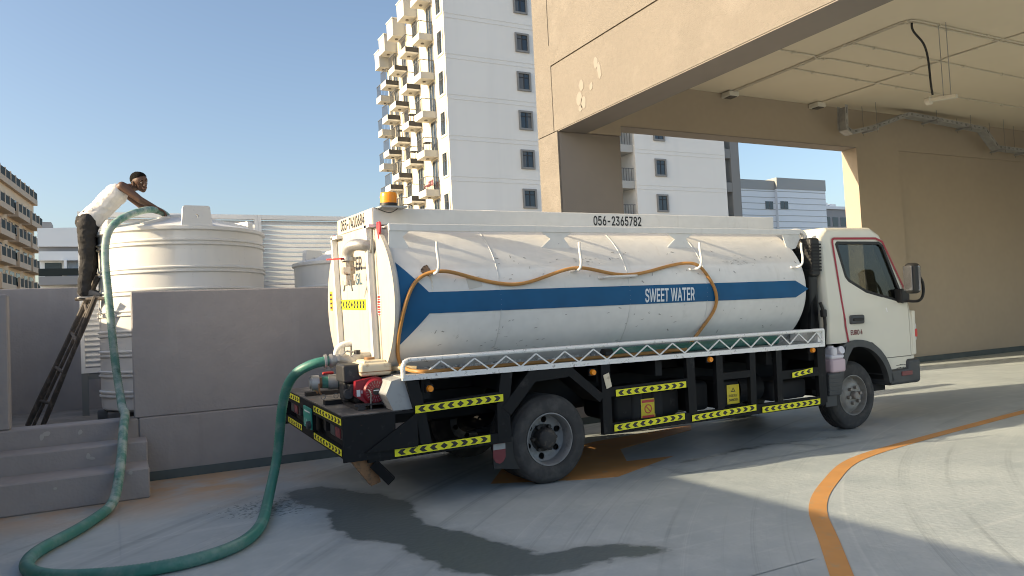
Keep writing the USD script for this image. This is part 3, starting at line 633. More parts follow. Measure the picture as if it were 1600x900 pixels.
tp('rust_patch', wrap(wobble(Point(2.35, 1.935).buffer(.045), .06, 22, 8, 120), .0025), M('rust', (0.20, 0.13, 0.08), 0.8, spots=[((0.03, 0.02, 0.015), 18.0, 0.42, 0.58, 0.95), ((0.6, 0.55, 0.47), 30.0, 0.58, 0.66, 0.9)]), 40, tank)
tp('rust_patch', wrap(wobble(Polygon([(2.365, 1.9), (2.385, 1.9), (2.388, 1.80), (2.378, 1.74)]), .03, 30, 8, 60), .0025), M('rust_run', (0.62, 0.54, 0.42), 0.7, spots=[((0.74, 0.71, 0.64), 16.0, 0.45, 0.6, 0.9)]), 40, tank)
tp('tape_scrap', wrap(Polygon([(2.70, 1.86), (2.83, 1.88), (2.85, 1.79), (2.72, 1.765)]), .0025), M('tape_scrap', (0.50, 0.48, 0.43), 0.6), 40, tank)
scr = []
sr = random.Random(21)
for i in range(90):
    x = sr.uniform(2.3, 6.8); z = sr.uniform(1.12, 1.55) if sr.random() < .6 else sr.uniform(1.78, 2.1)
    L = sr.uniform(.006, .035); a = sr.choice([0, 0, .5, -.6, 1.2]) + sr.uniform(-.3, .3)
    scr.append(Polygon([(x, z), (x + L * math.cos(a), z + L * math.sin(a)), (x + L * math.cos(a) + .004, z + L * math.sin(a) + .004), (x + L * .3, z + .006)]).buffer(.0008))
for x, z, n_ in ((5.9, 1.98, 30), (4.0, 2.0, 20), (3.1, 1.24, 14)):
    for i in range(n_):
        xx, zz = sr.gauss(x, .16), sr.gauss(z, .02 if z > 1.7 else .1)
        if ysurf(zz) and .95 < zz < 2.2: scr.append(sbox(xx, zz, xx + sr.uniform(.006, .03), zz + sr.uniform(.002, .004)))
tp('paint_scratches', cat([wrap(g, .0022, .2) for g in scr if g.geom_type == 'Polygon' and g.area > 0]), M('scratch', (0.30, 0.29, 0.27), 0.7), False, tank, kind='stuff')

# rear plate: flat end with a slightly wider outline than the tank
def ell(a, b, lo, hi):
    t = np.radians(np.linspace(-90, 90, 61)); P = [(YC - a * math.cos(x), ZC + b * math.sin(x)) for x in t]; P = [(y, z) for y, z in P if lo <= z <= hi]
    return P
left = ell(TA + .02, TB + .015, 1.10, 2.345)
outline = Polygon(left + [(YC - .58, 2.36), (YC + .58, 2.36)] + [(2 * YC - y, z) for y, z in reversed(left)])
plate = prism(outline, 2.035, 2.068, 'x')
rp = tp('rear_plate', plate, 'rear_white_sun_dimmed', 25)
tp('coaming_end', box(2.0285, .580, 2.364, 2.0295, 1.748, 2.510), 'rear_white_sun_dimmed', False)  # thin facing that carries the sun-dimmed white over the coaming end
tp('coaming', box(2.03, .578, 2.362, 6.895, 1.75, 2.512, .006), 'white_paint')
tp('phone_number', text('056-2365782', .092, (4.352, .5775, 2.388), (1, 0, 0), (0, 0, 1), .002, True, .605), 'letter_black', False)
tp('phone_number', text('055-7410684', .10, (2.0280, 1.62, 2.392), (0, -1, 0), (0, 0, 1), .002, True, .80), 'letter_black', False)
tp('rail_flange', box(2.075, .288, 2.282, 7.0, .316, 2.345, .005), 'white_paint')
for x in (2.12, 3.74, 5.24, 6.86): tp('rail_tie', box(x - .02, .317, 2.33, x + .02, .577, 2.343), 'white_paint', False)
def gus(x, full=True):
    zt_, zb_ = 2.283, 2.135
    if full: P = [(x - .17, zt_), (x + .17, zt_), (x + .075, zt_ - .055), (x + .15, zb_), (x - .18, zb_), (x - .075, zt_ - .06)]
    else: P = [(2.075, zt_), (x + .06, zt_), (x, zt_ - .05), (x + .06, zb_), (2.075, zb_)]
    return prism(Polygon(P), .297, .305)
tp('gusset', gus(2.20, False), 'white_paint', False)
for x in (3.74, 5.24): tp('gusset', gus(x), 'white_paint', False)
tp('gusset', prism(Polygon([(6.72, 2.283), (6.98, 2.283), (7.0, 2.24), (6.93, 2.13), (6.80, 2.10)]), .297, .305), 'white_paint', False)
tp('overflow_pipe', tube(smooth_path([(6.85, .35, 2.30), (6.98, .32, 2.33), (7.06, .30, 2.30), (7.08, .30, 2.20)], .03), .028, 10), 'white_paint')
tp('manhole_lid', lathe([(0, 2.56), (.2, 2.56), (.235, 2.55), (.24, 2.51), (.24, 2.50)][::-1], (3.35, 1.15, 0), 'z', 32), 'white_paint')
heart = Polygon([(math.sin(t) ** 3 * .05 + 0, (13 * math.cos(t) - 5 * math.cos(2 * t) - 2 * math.cos(3 * t) - math.cos(4 * t)) / 16 * .085) for t in np.linspace(0, 2 * np.pi, 40, endpoint=False)])
tp('heart_emblem', prism(affinity.translate(heart, .44, 2.31), 2.03, 2.045, 'x'), 'heart_red')
tp('heart_emblem', prism(affinity.translate(heart, 1.90, 2.31), 2.018, 2.033, 'x'), 'heart_red')
# hooks and handle
for i, x in enumerate((2.40, 3.81, 5.25, 6.70)):
    y0 = ysurf(1.93)
    tp('hose_hook', tube(smooth_path([(x - .04, y0 + .02, 1.91), (x - .02, y0 - .05, 1.905), (x, y0 - .125, 1.925), (x + .005, y0 - .145, 1.97), (x, y0 - .145, 2.05), (x - .005, y0 - .14, 2.17)], .02), .0125, 10), 'white_paint', 40)
y0 = ysurf(1.84)
tp('handle', tube([(4.08, y0 + .01, 1.835), (4.09, y0 - .05, 1.84), (4.13, y0 - .06, 1.845), (4.45, y0 - .06, 1.85), (4.49, y0 - .05, 1.85), (4.50, y0 + .01, 1.85)], .0125, 10), 'white_paint', 40)
# rear pipes, valve
for ya, yb in ((.70, .72), (.80, .82)):
    pass
tp('vertical_bar', bar((2.0, .64, 2.36), (2.0, .52, 1.14), .06, .05, (1, 0, 0)), 'white_paint', False)
tp('vertical_bar', bar((2.005, 1.83, 2.36), (2.005, 1.65, 1.14), .05, .05, (1, 0, 0)), 'white_paint', False)
tp('bar_bracket', box(1.975, .52, 2.335, 2.034, .70, 2.36), 'white_paint', False)
tp('bar_bracket', box(1.98, 1.60, 2.32, 2.034, 1.86, 2.35), 'white_paint', False)
tp('sight_cable', tube([(2.01, .56, 2.32), (2.01, .50, 1.8), (2.01, .44, 1.14)], .008, 6), 'steel_grey')
vx = 1.86
vp_ = tp('filling_pipe', tube(smooth_path([(2.05, .62, 2.175), (1.96, .63, 2.185), (1.89, .70, 2.19), (1.865, .79, 2.15), (1.865, .81, 2.05)], .02), .052, 16), 'galv', 40)
tp('pipe_flange', cat(cyl((2.035, .62, 2.175), (2.0, .622, 2.178), .075, 18)), 'galv', 30, vp_)
tp('pipe_collar', cyl((1.865, .81, 2.09), (1.865, .81, 2.055), .064, 18), 'galv', 30, vp_)
vb = tp('ball_valve', cat(cyl((1.865, .81, 2.055), (1.865, .81, 1.88), .045, 8), cyl((1.865, .81, 2.0), (1.865, .81, 1.94), .062, 6), cyl((1.865, .81, 1.88), (1.865, .81, 1.84), .056, 16)), 'valve_body')
tp('valve_lever', bar((1.80, .77, 2.075), (1.80, 1.27, 2.095), .03, .014), 'valve_red', False, vb)
for s in (-1, 1): tp('cam_arm', tube([(1.865, .81 + s * .05, 1.88), (1.855, .81 + s * .10, 1.84), (1.855, .81 + s * .14, 1.79)], .008, 6), 'steel_grey', 30, vb)
tp('lettering', text('WATER', .12, (2.0335, 1.56, 1.985), (0, -1, 0), (0, 0, 1), .002, True, .60), 'letter_black', False, rp)
tp('lettering', text('000', .10, (2.0335, 1.53, 1.85), (0, -1, 0), (0, 0, 1), .002, True, .28), 'letter_teal', False, rp)
tp('lettering', text('GL', .10, (2.0335, 1.18, 1.85), (0, -1, 0), (0, 0, 1), .002, True, .21), 'letter_teal', False, rp)

# --- reflective tapes: yellow strip with black chevrons
def tape(P, Q, up, h, n_left, diamond=True, n_right=None, name='reflective_tape', mat='tape_yellow'):
    """flat strip from P to Q (left to right as seen), height along up; chevrons point outwards"""
    P, Q, up = np.asarray(P, float), np.asarray(Q, float), np.asarray(up, float); L = np.linalg.norm(Q - P); r = (Q - P) / L; nrm = np.cross(r, up)
    def flat(poly, o0, o1):
        m = trimesh.creation.extrude_polygon(poly, o1 - o0, engine='earcut'); v = m.vertices
        return trimesh.Trimesh(P + v[:, :1] * r + v[:, 1:2] * up + (v[:, 2:] + o0) * nrm, m.faces, process=False)
    T = tp(name, flat(sbox(0, -h / 2, L, h / 2), 0, .002), mat, False)
    n_right = n_left if n_right is None else n_right
    slots = n_left + n_right + (1 if diamond else 0); w = (L - .03) / slots; ms = []
    hh = h * .36; t = w * .46; d = w * .30
    for i in range(slots):
        c = .015 + w * (i + .5)
        if i < n_left: g = Polygon([(c - w * .38, 0), (c - w * .38 + d, hh), (c - w * .38 + d + t, hh), (c - w * .38 + t, 0), (c - w * .38 + d + t, -hh), (c - w * .38 + d, -hh)])
        elif diamond and i == n_left: g = Polygon([(c - w * .36, 0), (c, hh * 1.05), (c + w * .36, 0), (c, -hh * 1.05)])
        else: g = Polygon([(c + w * .38, 0), (c + w * .38 - d, hh), (c + w * .38 - d - t, hh), (c + w * .38 - t, 0), (c + w * .38 - d - t, -hh), (c + w * .38 - d, -hh)])
        ms.append(flat(g, .0021, .0032))
    part(T, 'chevrons', cat([B(m) for m in ms]), 'letter_black', False)
UZ = (0, 0, 1)
tape((2.0335, 1.772, 1.66), (2.0335, .875, 1.66), UZ, .098, 4)
for x0, x1, z0, z1 in ((2.15, 2.955, .797, .822), (1.965, 2.82, .468, .486), (4.14, 4.985, .752, .764), (4.11, 4.955, .428, .452), (5.047, 5.915, .421, .444), (6.003, 6.876, .408, .416)):
    tape((x0, -.012, z0), (x1, -.012, z1), UZ, .062, 4)
tape((6.46, -.012, .735), (6.775, -.012, .768), UZ, .055, 3, False, 0)
for y0, y1, z in ((.94, .02, .755), (.94, .02, .515)): tape((1.5475 if z > .6 else 1.545, y0, z), (1.5475 if z > .6 else 1.545, y1, z), UZ, .052, 4)
for y0, y1, z in ((2.23, 1.52, .765), (2.05, 1.43, .515)): tape((1.5475 if z > .6 else 1.545, y0, z), (1.5475 if z > .6 else 1.545, y1, z), UZ, .052, 3)

# --- rear bumper deck
bp = tp('bumper_deck', cat(box(1.55, .0, .775, 2.32, 2.25, .795), box(1.55, .0, .70, 1.575, 2.25, .774), box(1.5501, .0, .47, 1.60, 2.25, .535), box(1.55, 1.0, .536, 1.58, 1.28, .699)), 'frame_black', False)
tp('deck_plate', box(1.56, .02, .7955, 2.05, 2.23, .802), 'deck_plate', False, bp)
tp('end_plate', box(1.551, -.008, .44, 1.98, .012, .79), 'frame_black', False, bp)
tp('end_plate', box(1.551, 2.236, .44, 2.3, 2.256, .79), 'frame_black', False, bp)
tp('gusset_plate', prism(Polygon([(1.72, .50), (2.16, .50), (2.16, .77)]), -.028, -.009), 'frame_black', False, bp)
tp('back_panel', box(1.66, .02, .46, 1.68, 2.23, .775), 'inner_black', False, bp)
for y in (.20, 1.80):
    h = tp('tail_lamp', box(1.60, y - .02, .575, 1.659, y + .36, .69, .008), 'plastic_grey')
    tp('lens', box(1.588, y + .02, .59, 1.599, y + .17, .675, .004), 'lamp_red', 30, h)
    tp('lens', box(1.588, y + .19, .59, 1.599, y + .33, .675, .004), 'plastic_grey', 30, h)
npl = tp('number_plate', box(1.534, .99, .555, 1.546, 1.30, .745, .003), 'plate_green')
tp('plate_print', cat(text('L 4', .05, (1.5335, 1.24, .585), (0, -1, 0), UZ, .001), box(1.5325, 1.03, .70, 1.5335, 1.26, .712)), 'letter_white', False, npl)
tp('plate_knob', cyl((1.53, 1.02, .60), (1.50, 1.02, .60), .035, 14), 'plastic_grey')
tp('tow_bracket', prism(Polygon([(1.62, .44), (1.80, .44), (1.86, .24), (1.78, .22)]), .04, .11), 'brass', False)
tp('tow_bracket', bar((1.80, .03, .40), (1.93, -.02, .25), .07, .07), 'frame_black', False)
# grey guard wedge between deck and tray
tp('rear_guard', prism(Polygon([(1.98, .80), (2.17, .80), (2.13, 1.0), (2.06, 1.06), (1.97, 1.04), (1.92, .93)]), .03, .48), 'guard_grey', False)

# --- side tray with lattice
tp('tray_deck', cat(box(2.06, .012, 1.055, 6.97, .46, 1.066), box(2.06, 1.87, 1.055, 6.97, 2.3, 1.066)), 'tray_inner', False)
tp('tray_edge', bar((2.05, -.002, 1.062), (6.985, -.002, 1.037), .022, .045), 'rail_paint', False)
tp('tray_back', box(2.15, .42, 1.0665, 6.96, .43, 1.20), 'tray_inner', False)
tp('top_rail', tube([(2.06, 0, 1.06), (2.06, 0, 1.15), (2.075, 0, 1.19), (2.11, 0, 1.205), (3.0, 0, 1.208), (4.5, 0, 1.208), (6.975, 0, 1.20)], .019, 10), 'rail_paint')
tp('tray_end', cat(box(6.90, .01, 1.068, 6.985, .40, 1.195), box(6.955, -.012, 1.06, 6.988, .009, 1.20)), 'rail_paint', False)
tp('top_shelf', box(2.12, .005, 1.196, 6.95, .12, 1.206), 'rail_paint', False)
pk = [2.39, 2.70, 3.00, 3.30, 3.60, 3.91, 4.22, 4.53, 4.84, 5.15, 5.45, 5.74, 6.03, 6.32, 6.59, 6.87]
prev = 2.24
for i, x in enumerate(pk):
    nx = (x + pk[i + 1]) / 2 if i + 1 < len(pk) else 6.97
    for a, b in (((prev, 0, 1.075), (x, 0, 1.178)), ((x, 0, 1.178), (nx, 0, 1.07))):
        tp('lattice_bar', bar((a[0], .0, a[2]), (b[0], .0, b[2]), .010, .012), 'rail_paint', False)
    prev = nx
# --- underframe
fm = []
def post(x0, x1, w=.09, z0=1.03, z1=.39, y=0.0):
    tp('guard_post', prism(Polygon([(x0 - w / 2, z0), (x0 + w / 2, z0), (x1 + w / 2, z1), (x1 - w / 2, z1)]), y, y + .05), 'frame_black', False)
def rail(x0, x1, z0, z1=None, h=.065, y=-.004):
    z1 = z0 if z1 is None else z1
    tp('guard_rail', bar((x0, y + .03, z0), (x1, y + .03, z1), .05, h), 'frame_black', False)
tp('guard_post', prism(Polygon([(2.08, 1.03), (2.19, 1.03), (2.24, .80), (2.30, .45), (2.20, .45), (2.17, .70)]), -.002, .05), 'frame_black', False)
tp('guard_post', prism(Polygon([(2.95, 1.03), (3.06, 1.03), (3.02, .76), (3.03, .43), (2.90, .43), (2.90, .76)]), -.002, .05), 'frame_black', False)
rail(2.19, 2.94, .80, .83, .08); rail(1.75, 2.95, .455, .475, .085)
post(4.04, 4.05, .10); post(5.06, 5.08, .10); post(5.44, 5.45, .09); post(5.90, 5.90, .08); post(6.28, 6.29, .08); post(6.93, 6.95, .12)
rail(4.06, 5.05, .765, .775, .085); rail(4.0, 6.98, .425, .415, .10); rail(5.46, 5.89, .80, .80, .07); rail(6.30, 6.92, .745, .745, .09)
tp('mud_arch', prism(LineString([(2.99, .70), (3.26, .985), (3.62, 1.0)]).buffer(.055, cap_style=2, join_style=2), -.006, .50), 'frame_black', False)
tp('mud_arch', prism(LineString([(3.60, 1.0), (3.66, .985), (3.99, .715)]).buffer(.04, cap_style=2, join_style=2), -.004, .30), 'frame_black', False)
tp('mud_flap', prism(Polygon([(2.86, .47), (3.10, .46), (3.13, .17), (2.87, .21)]), .04, .055), 'rubber', False)
mfp = tp('flap_reflector', prism(Polygon([(2.865, .45), (2.985, .45), (2.985, .30), (2.96, .26), (2.925, .245), (2.89, .26), (2.865, .30)]), .034, .0395), 'lamp_red', False)
tp('reflector_band', box(2.867, .031, .37, 2.983, .0335, .42), 'guard_grey', False, mfp)
tp('chassis', cat(box(1.6, .72, .58, 8.3, .80, .84), box(1.6, 1.45, .58, 8.3, 1.53, .84), *[box(x, .80, .60, x + .12, 1.45, .82) for x in (2.0, 2.9, 4.2, 5.3, 6.4, 7.3)]), 'inner_black', False)
tp('subframe', cat(*[box(x, .1, .86, x + .08, 2.2, 1.05) for x in (2.25, 3.0, 4.0, 4.7, 5.5, 6.2, 6.85)], box(2.1, .72, .85, 6.95, .82, 1.05), box(2.1, 1.43, .85, 6.95, 1.53, 1.05), box(2.1, .3, 1.0, 6.95, 2.0, 1.052)), 'inner_black', False)
for x in (2.2, 2.95, 4.05, 5.1, 5.9, 6.9): tp('guard_post', box(x, 2.20, .39, x + .09, 2.25, 1.05), 'frame_black', False)
for z in (.42, .62, .80): tp('guard_rail', box(4.02, 2.215, z - .06, 6.98, 2.245, z + .06), 'frame_black', False); tp('guard_rail', box(1.9, 2.215, z - .06, 2.96, 2.245, z + .06), 'frame_black', False)
tp('drive_shaft', cyl((3.4, 1.12, .45), (6.6, 1.12, .62), .05, 14), 'inner_black')
tp('fuel_tank', rbox(4.2, .12, .44, 5.02, .68, .735, .06), 'frame_black')
for x in (4.45, 4.70): tp('tank_strap', rbox(x, .11, .435, x + .05, .69, .742, .06), 'inner_black')
tp('tool_box', rbox(5.12, .14, .45, 5.42, .66, .75, .05), 'frame_black')
tp('battery_box', rbox(5.50, .10, .45, 5.80, .60, .74, .03), 'frame_black')
tp('air_tank', cyl((5.92, .35, .60), (6.26, .35, .60), .15, 20), 'frame_black')
tp('silencer', rbox(6.32, .16, .44, 6.88, .62, .66, .05), 'inner_black')
for x, z0, nm in ((4.52, .445, 'no smoking'), (5.62, .49, 'danger')):
    s_ = tp('warning_sticker', box(x, .096 if nm == 'danger' else .112, z0, x + .17, .099 if nm == 'danger' else .1155, z0 + .20), 'sticker_yellow', False)
    yy = .094 if nm == 'danger' else .110
    if nm == 'danger':
        tp('print', cat(prism(Polygon([(x + .085, z0 + .17), (x + .055, z0 + .125), (x + .115, z0 + .125)]).difference(Polygon([(x + .085, z0 + .158), (x + .068, z0 + .133), (x + .102, z0 + .133)])), yy, yy + .0015), text('DIESEL', .022, (x + .03, yy + .0015, z0 + .075), (1, 0, 0), UZ, .001, True, .11), text('DANGER', .024, (x + .025, yy + .0015, z0 + .03), (1, 0, 0), UZ, .001, True, .12)), 'letter_black', False, s_)
    else:
        rg = Point(x + .085, z0 + .10).buffer(.045).difference(Point(x + .085, z0 + .10).buffer(.034)).union(LineString([(x + .058, z0 + .127), (x + .112, z0 + .073)]).buffer(.005))
        tp('print', cat(prism(rg, yy, yy + .0015), box(x + .012, yy, z0 + .162, x + .158, yy + .0015, z0 + .188), box(x + .012, yy, z0 + .012, x + .158, yy + .0015, z0 + .038)), 'print_red', False, s_)
tp('paper_tag', prism(Polygon([(4.005, .93), (4.07, .95), (4.10, .82), (4.04, .80)]), -.010, -.007), 'fuel_white', False)
for x, z in ((2.29, .955), (3.90, .965), (5.32, .985), (6.80, .985)):
    lm = tp('marker_lamp', box(x - .035, .01, z - .035, x + .035, .045, z + .035, .006), 'rubber')
    tp('lens', cyl((x, .012, z), (x, -.018, z), .030, 18, .024), 'amber', 30, lm)
# stickers on rear plate
s_ = tp('notice_sticker', box(2.031, .43, 1.56, 2.0345, .52, 1.745), 'sticker_white', False)
tp('print', cat(*[box(2.0292, .44, z, 2.0308, .51, z + h) for z, h in ((1.565, .012), (1.585, .02), (1.613, .008), (1.628, .02), (1.656, .008), (1.672, .02), (1.70, .008), (1.716, .018))]), 'print_red', False, s_)
s_ = tp('notice_sticker', box(2.031, 2.06, 1.60, 2.0345, 2.15, 1.80), 'tape_orange', False)
tp('print', cat(*[box(2.0292, 2.07, 1.62 + k * .045, 2.0308, 2.14, 1.64 + k * .045) for k in range(4)]), 'letter_black', False, s_)
# beacon on the coaming
bc = tp('beacon_base', cyl((2.16, .52, 2.515), (2.16, .52, 2.545), .078, 28), 'rubber')
tp('beacon_shelf', box(2.06, .42, 2.5, 2.30, .60, 2.5135), 'guard_grey', False)
tp('beacon_dome', lathe([(.072, 2.546), (.074, 2.60), (.072, 2.625), (.066, 2.638), (.0, 2.64)], (2.16, .52, 0), 'z', 32), 'amber')
tp('wiring', tube(smooth_path([(2.02, .5, 2.50), (2.08, .45, 2.47), (2.16, .47, 2.46), (2.25, .5, 2.51), (2.4, .56, 2.53)], .02), .004, 5), 'rubber')

# --- wheels (upright in the world)
def wheel(x, yo, rear, left=False, z=.40):
    s = -1 if left else 1                      # s*h runs inwards from the outer face
    hh = lambda P: [(r, yo + s * h) for r, h in P]
    def turn(P, n=64):
        m = lathe(P, (x, 0, z), 'y', n)
        return m
    R_ = .40
    prof = [(.232, .025), (.25, .006), (.30, .0), (.345, .006), (.372, .022), (.378, .030), (.376, .036), (.392, .046), (.398, .060)]
    for k in range(4): prof += [(.40, .066 + k * .033), (.40, .088 + k * .033), (.389, .091 + k * .033), (.389, .096 + k * .033)]
    prof += [(.40, .198), (.372, .212), (.30, .222), (.232, .205), (.228, .11), (.232, .025)]
    t_ = turn(hh(prof), 72)
    if t_.volume < 0: t_.invert()
    nm = 'rear_wheel' if rear else 'front_wheel'
    ty = part(tk, nm, t_, 'tyre', 40)
    if rear:
        P = [(.233, .024), (.236, .012), (.228, .010), (.222, .022), (.214, .045), (.208, .13), (.175, .150), (.135, .152), (.125, .148), (.125, .158), (.135, .162), (.18, .160), (.215, .14), (.222, .05), (.230, .03)]
        holes, hr, hz0 = 6, .165, .10
    else:
        P = [(.233, .024), (.236, .012), (.228, .010), (.222, .022), (.216, .07), (.205, .085), (.190, .070), (.160, .038), (.125, .022), (.0, .022), (.0, .034), (.125, .034), (.16, .05), (.19, .084), (.208, .10), (.224, .08), (.230, .03)]
        holes, hr, hz0 = 6, .178, .0
    rim = turn(hh(P), 64)
    if rear: rim = turn(hh(P + [P[0]]), 64)
    rim.merge_vertices()
    if rim.volume < 0: rim.invert()
    try:
        M_ = man(rim)
        for k in range(holes):
            a = k * math.pi / 3 + .4
            c = np.array([x + hr * math.cos(a), 0, z + hr * math.sin(a)])
            M_ -= man(cyl(c + [0, yo + s * -.05, 0], c + [0, yo + s * .3, 0], .030 if rear else .028, 16))
        if M_.num_tri() > 100: rim = arr(M_)
    except Exception: pass
    part(ty, 'rim', rim, 'rim' if rear else 'rim_front', 35)
    if rear:
        hub = cat(turn(hh([(.0, .03), (.06, .03), (.085, .045), (.095, .06), (.098, .15), (.13, .151), (.13, .17), (0, .17)]), 32))
        part(ty, 'hub', hub, 'hub_dark', 35)
        part(ty, 'nuts', cat(*[cyl((x + .115 * math.cos(a), yo + s * .151, z + .115 * math.sin(a)), (x + .115 * math.cos(a), yo + s * .105, z + .115 * math.sin(a)), .018, 6) for a in np.arange(6) * math.pi / 3]), 'hub_dark', 35, kind='stuff')
    else:
        hub = cat(turn(hh([(.0, -.035), (.035, -.035), (.045, -.025), (.048, .021), (0, .021)]), 24))
        part(ty, 'hub', hub, 'hub_light', 35)
        part(ty, 'nuts', cat(*[cyl((x + .095 * math.cos(a), yo + s * .022, z + .095 * math.sin(a)), (x + .095 * math.cos(a), yo + s * -.018, z + .095 * math.sin(a)), .021, 6) for a in np.arange(6) * math.pi / 3 + .2]), 'hub_light', 35, kind='stuff')
RX, FX = 3.435, 7.66
wheel(RX, 5.915, True); wheel(RX, 5.915 + .24, True)
wheel(RX, 8.12, True, True); wheel(RX, 8.12 - .24, True, True)
wheel(FX, 6.06, False); wheel(FX, 7.98, False, True)
part(tk, 'axle', cat(cyl((RX, 6.3, .4), (RX, 7.8, .4), .07, 16), cyl((RX, 6.85, .4), (RX, 7.15, .4), .17, 20)), 'inner_black')
part(tk, 'axle', cyl((FX, 6.3, .40), (FX, 7.8, .40), .05, 12), 'inner_black')
for y in (6.45, 7.5): part(tk, 'leaf_spring', cat(*[box(RX - .55 + k * .06, y, .46 + k * .0125, RX + .55 - k * .06, y + .07, .472 + k * .0125) for k in range(4)]), 'inner_black', False)

# --- cab
def cy_(z): return .115 + max(0.0, (z - 1.30)) * .085
CW = 2 * YC
prof = [(7.19, .62), (7.185, 1.30), (7.20, 2.28), (7.30, 2.365), (8.16, 2.375), (8.30, 2.30), (8.665, 1.45), (8.74, 1.15), (8.755, .545), (8.1, .53)]
def cabhull(inset, r):
    S = []
    for x, z in prof:
        y = cy_(z) + inset
        for yy in (y + r, CW - y - r):
            S.append(mf.Manifold.sphere(r, 20).translate((7.95 + (x - 7.95) * (1 - inset * 1.2) - (r if x > 7.95 else -r), yy, 1.45 + (z - 1.45) * (1 - inset * 1.2) - (r if z > 1.45 else -r))))
    return mf.Manifold.batch_hull(S)
cab = cabhull(0, .055)
arch = man(cyl((FX, -.5, .42), (FX, .62, .42), .605, 48)) + man(cyl((FX, CW - .62, .42), (FX, CW + .5, .42), .605, 48))
cab = cab - arch - man(box(6.5, -.5, 0, FX, 3, 1.02))
inner = cabhull(.05, .03) ^ man(box(7.25, -.5, 1.02, 8.70, 3, 2.32))
cab = cab - inner
winp = Polygon([(7.475, 2.165), (7.50, 2.185), (8.22, 2.185), (8.285, 2.15), (8.565, 1.49), (8.55, 1.455), (7.90, 1.605), (7.62, 1.74), (7.575, 1.79)]).buffer(.012).buffer(-.0)
cab = cab - man(prism(winp, -.5, .5)) - man(prism(winp, CW - .5, CW + .5))
ws = Polygon([(.30, 1.50), (CW - .30, 1.50), (CW - .34, 2.22), (.34, 2.22)])
cab = cab - man(prism(ws, 8.15, 9.2, 'x'))
doorp = Polygon([(7.53, 1.02), (7.505, 1.21), (7.47, 1.52), (7.42, 2.17), (7.45, 2.235), (8.18, 2.24), (8.31, 2.19), (8.635, 1.46), (8.655, .80), (8.20, .80), (8.10, .90), (7.95, 1.0)])
groove = doorp.exterior.buffer(.006)
cab = cab - man(prism(groove, -.5, .155).slice_plane([0, 0, 0], [0, 1, 0], cap=False)) if False else cab
dm = man(prism(doorp, -.3, .32)); gm = man(prism(doorp.buffer(.008), -.3, .32))
door = (cab ^ dm); body = cab - gm
# thin dark filler in the door joint
joint = (cabhull(.006, .05) ^ man(prism(doorp.buffer(.012).difference(doorp.buffer(-.004)), -.3, .30))) - man(prism(winp.buffer(.03), -.5, .5)) - arch - man(box(6.5, -.5, 0, FX, 3, 1.02))
seam = man(prism(LineString([(8.0, .80), (8.8, .80)]).buffer(.004), -.3, .135))
body = body - seam
tp('cab_body', body, 'cab_paint', 28)
dr = tp('door', door, 'cab_paint', 28)
tp('door_joint', joint, 'joint_dark', 28)
def on_side(poly, off, th):
    g = trimesh.creation.extrude_polygon(poly, th, engine='earcut')
    m = trimesh.Trimesh(*trimesh.remesh.subdivide_to_size(g.vertices, g.faces, .12, max_iter=12), process=False); v = m.vertices
    return trimesh.Trimesh(np.array([[x, cy_(z) - off - w, z] for x, z, w in v]), m.faces[:, ::-1], process=False)
tp('window_seal', on_side(winp.buffer(.004).difference(winp.buffer(-.030)), -.012, .016), 'rubber', False, dr)
tp('side_window', on_side(winp.buffer(-.02), -.02, .004), 'cab_glass', False, dr)
lining = (cabhull(.052, .03) - cabhull(.068, .03)) - man(prism(winp.buffer(.004), -.5, 3.5)) - man(prism(ws.buffer(.02), 8.15, 9.2, 'x')) - man(box(6.5, -1, 0, 9, 3.5, 1.06)) - arch
tp('cab_lining', lining, 'seat', False)
g2 = on_side(winp.buffer(-.02), -.02, .004); g2.vertices[:, 1] = CW - g2.vertices[:, 1]; g2.invert(); tp('side_window', g2, 'cab_glass', False)
tp('windscreen', cat(bar((8.305, YC, 2.235), (8.635, YC, 1.485), .006, CW - .62, (0, 1, 0))), 'cab_glass', False)
tp('door_stripe', on_side(LineString([(7.525, 1.03), (7.495, 1.17), (7.485, 1.22), (7.455, 1.52), (7.405, 2.19), (7.412, 2.222), (7.44, 2.235), (8.17, 2.24), (8.29, 2.20), (8.62, 1.58)]).buffer(.013), .005, .003), 'stripe_red', False, dr)
tp('door_handle', rbox(7.56, .085, 1.23, 7.80, .135, 1.335, .022), 'plastic_grey', 40, dr)
tp('handle_grip', rbox(7.585, .068, 1.268, 7.765, .095, 1.30, .011), 'rubber', 40, dr)
tp('badge', text('EURO 4', .055, (7.575, .1135, 1.105), (1, 0, 0), UZ, .003, True, .20), 'lamp_red', False, dr)
tp('paint_chip', on_side(Polygon([(8.185, 1.50), (8.225, 1.50), (8.25, 1.35), (8.235, 1.345)]), .001, .001), 'sticker_white', False, dr)
pr_ = random.Random(4); tx_ = []
for r_ in range(3):
    x = 8.37
    while x < 8.60:
        w = pr_.uniform(.012, .03); h = pr_.uniform(.006, .014)
        tx_.append(box(x, .1125, .69 - r_ * .035, x + w, .1145, .69 - r_ * .035 + h)); x += w + .007
tp('small_print', cat(tx_), 'letter_black', False)
fl = Point(FX, .42).buffer(.625, 40).difference(Point(FX, .42).buffer(.545, 40)).intersection(Polygon([(7.05, 1.5), (FX + .9, 1.5), (FX + .9, .55), (FX, .42), (7.30, 1.0)]))
tp('wheel_arch', prism(fl, .085, .16), 'plastic_grey', 30)
tp('inner_arch', (man(cyl((FX, .165, .42), (FX, .66, .42), .595, 40)) - man(cyl((FX, .10, .42), (FX, .63, .42), .57, 40))) - man(box(6, -1, -1, 9, 3, .50)), 'rubber', 30)
bmpr = rbox(8.20, .085, .46, 8.80, .60, .655, .04) + rbox(8.55, .085, .50, 8.80, CW - .085, .76, .04)
bmpr = bmpr - man(cyl((FX, -.5, .42), (FX, .62, .42), .57, 48))
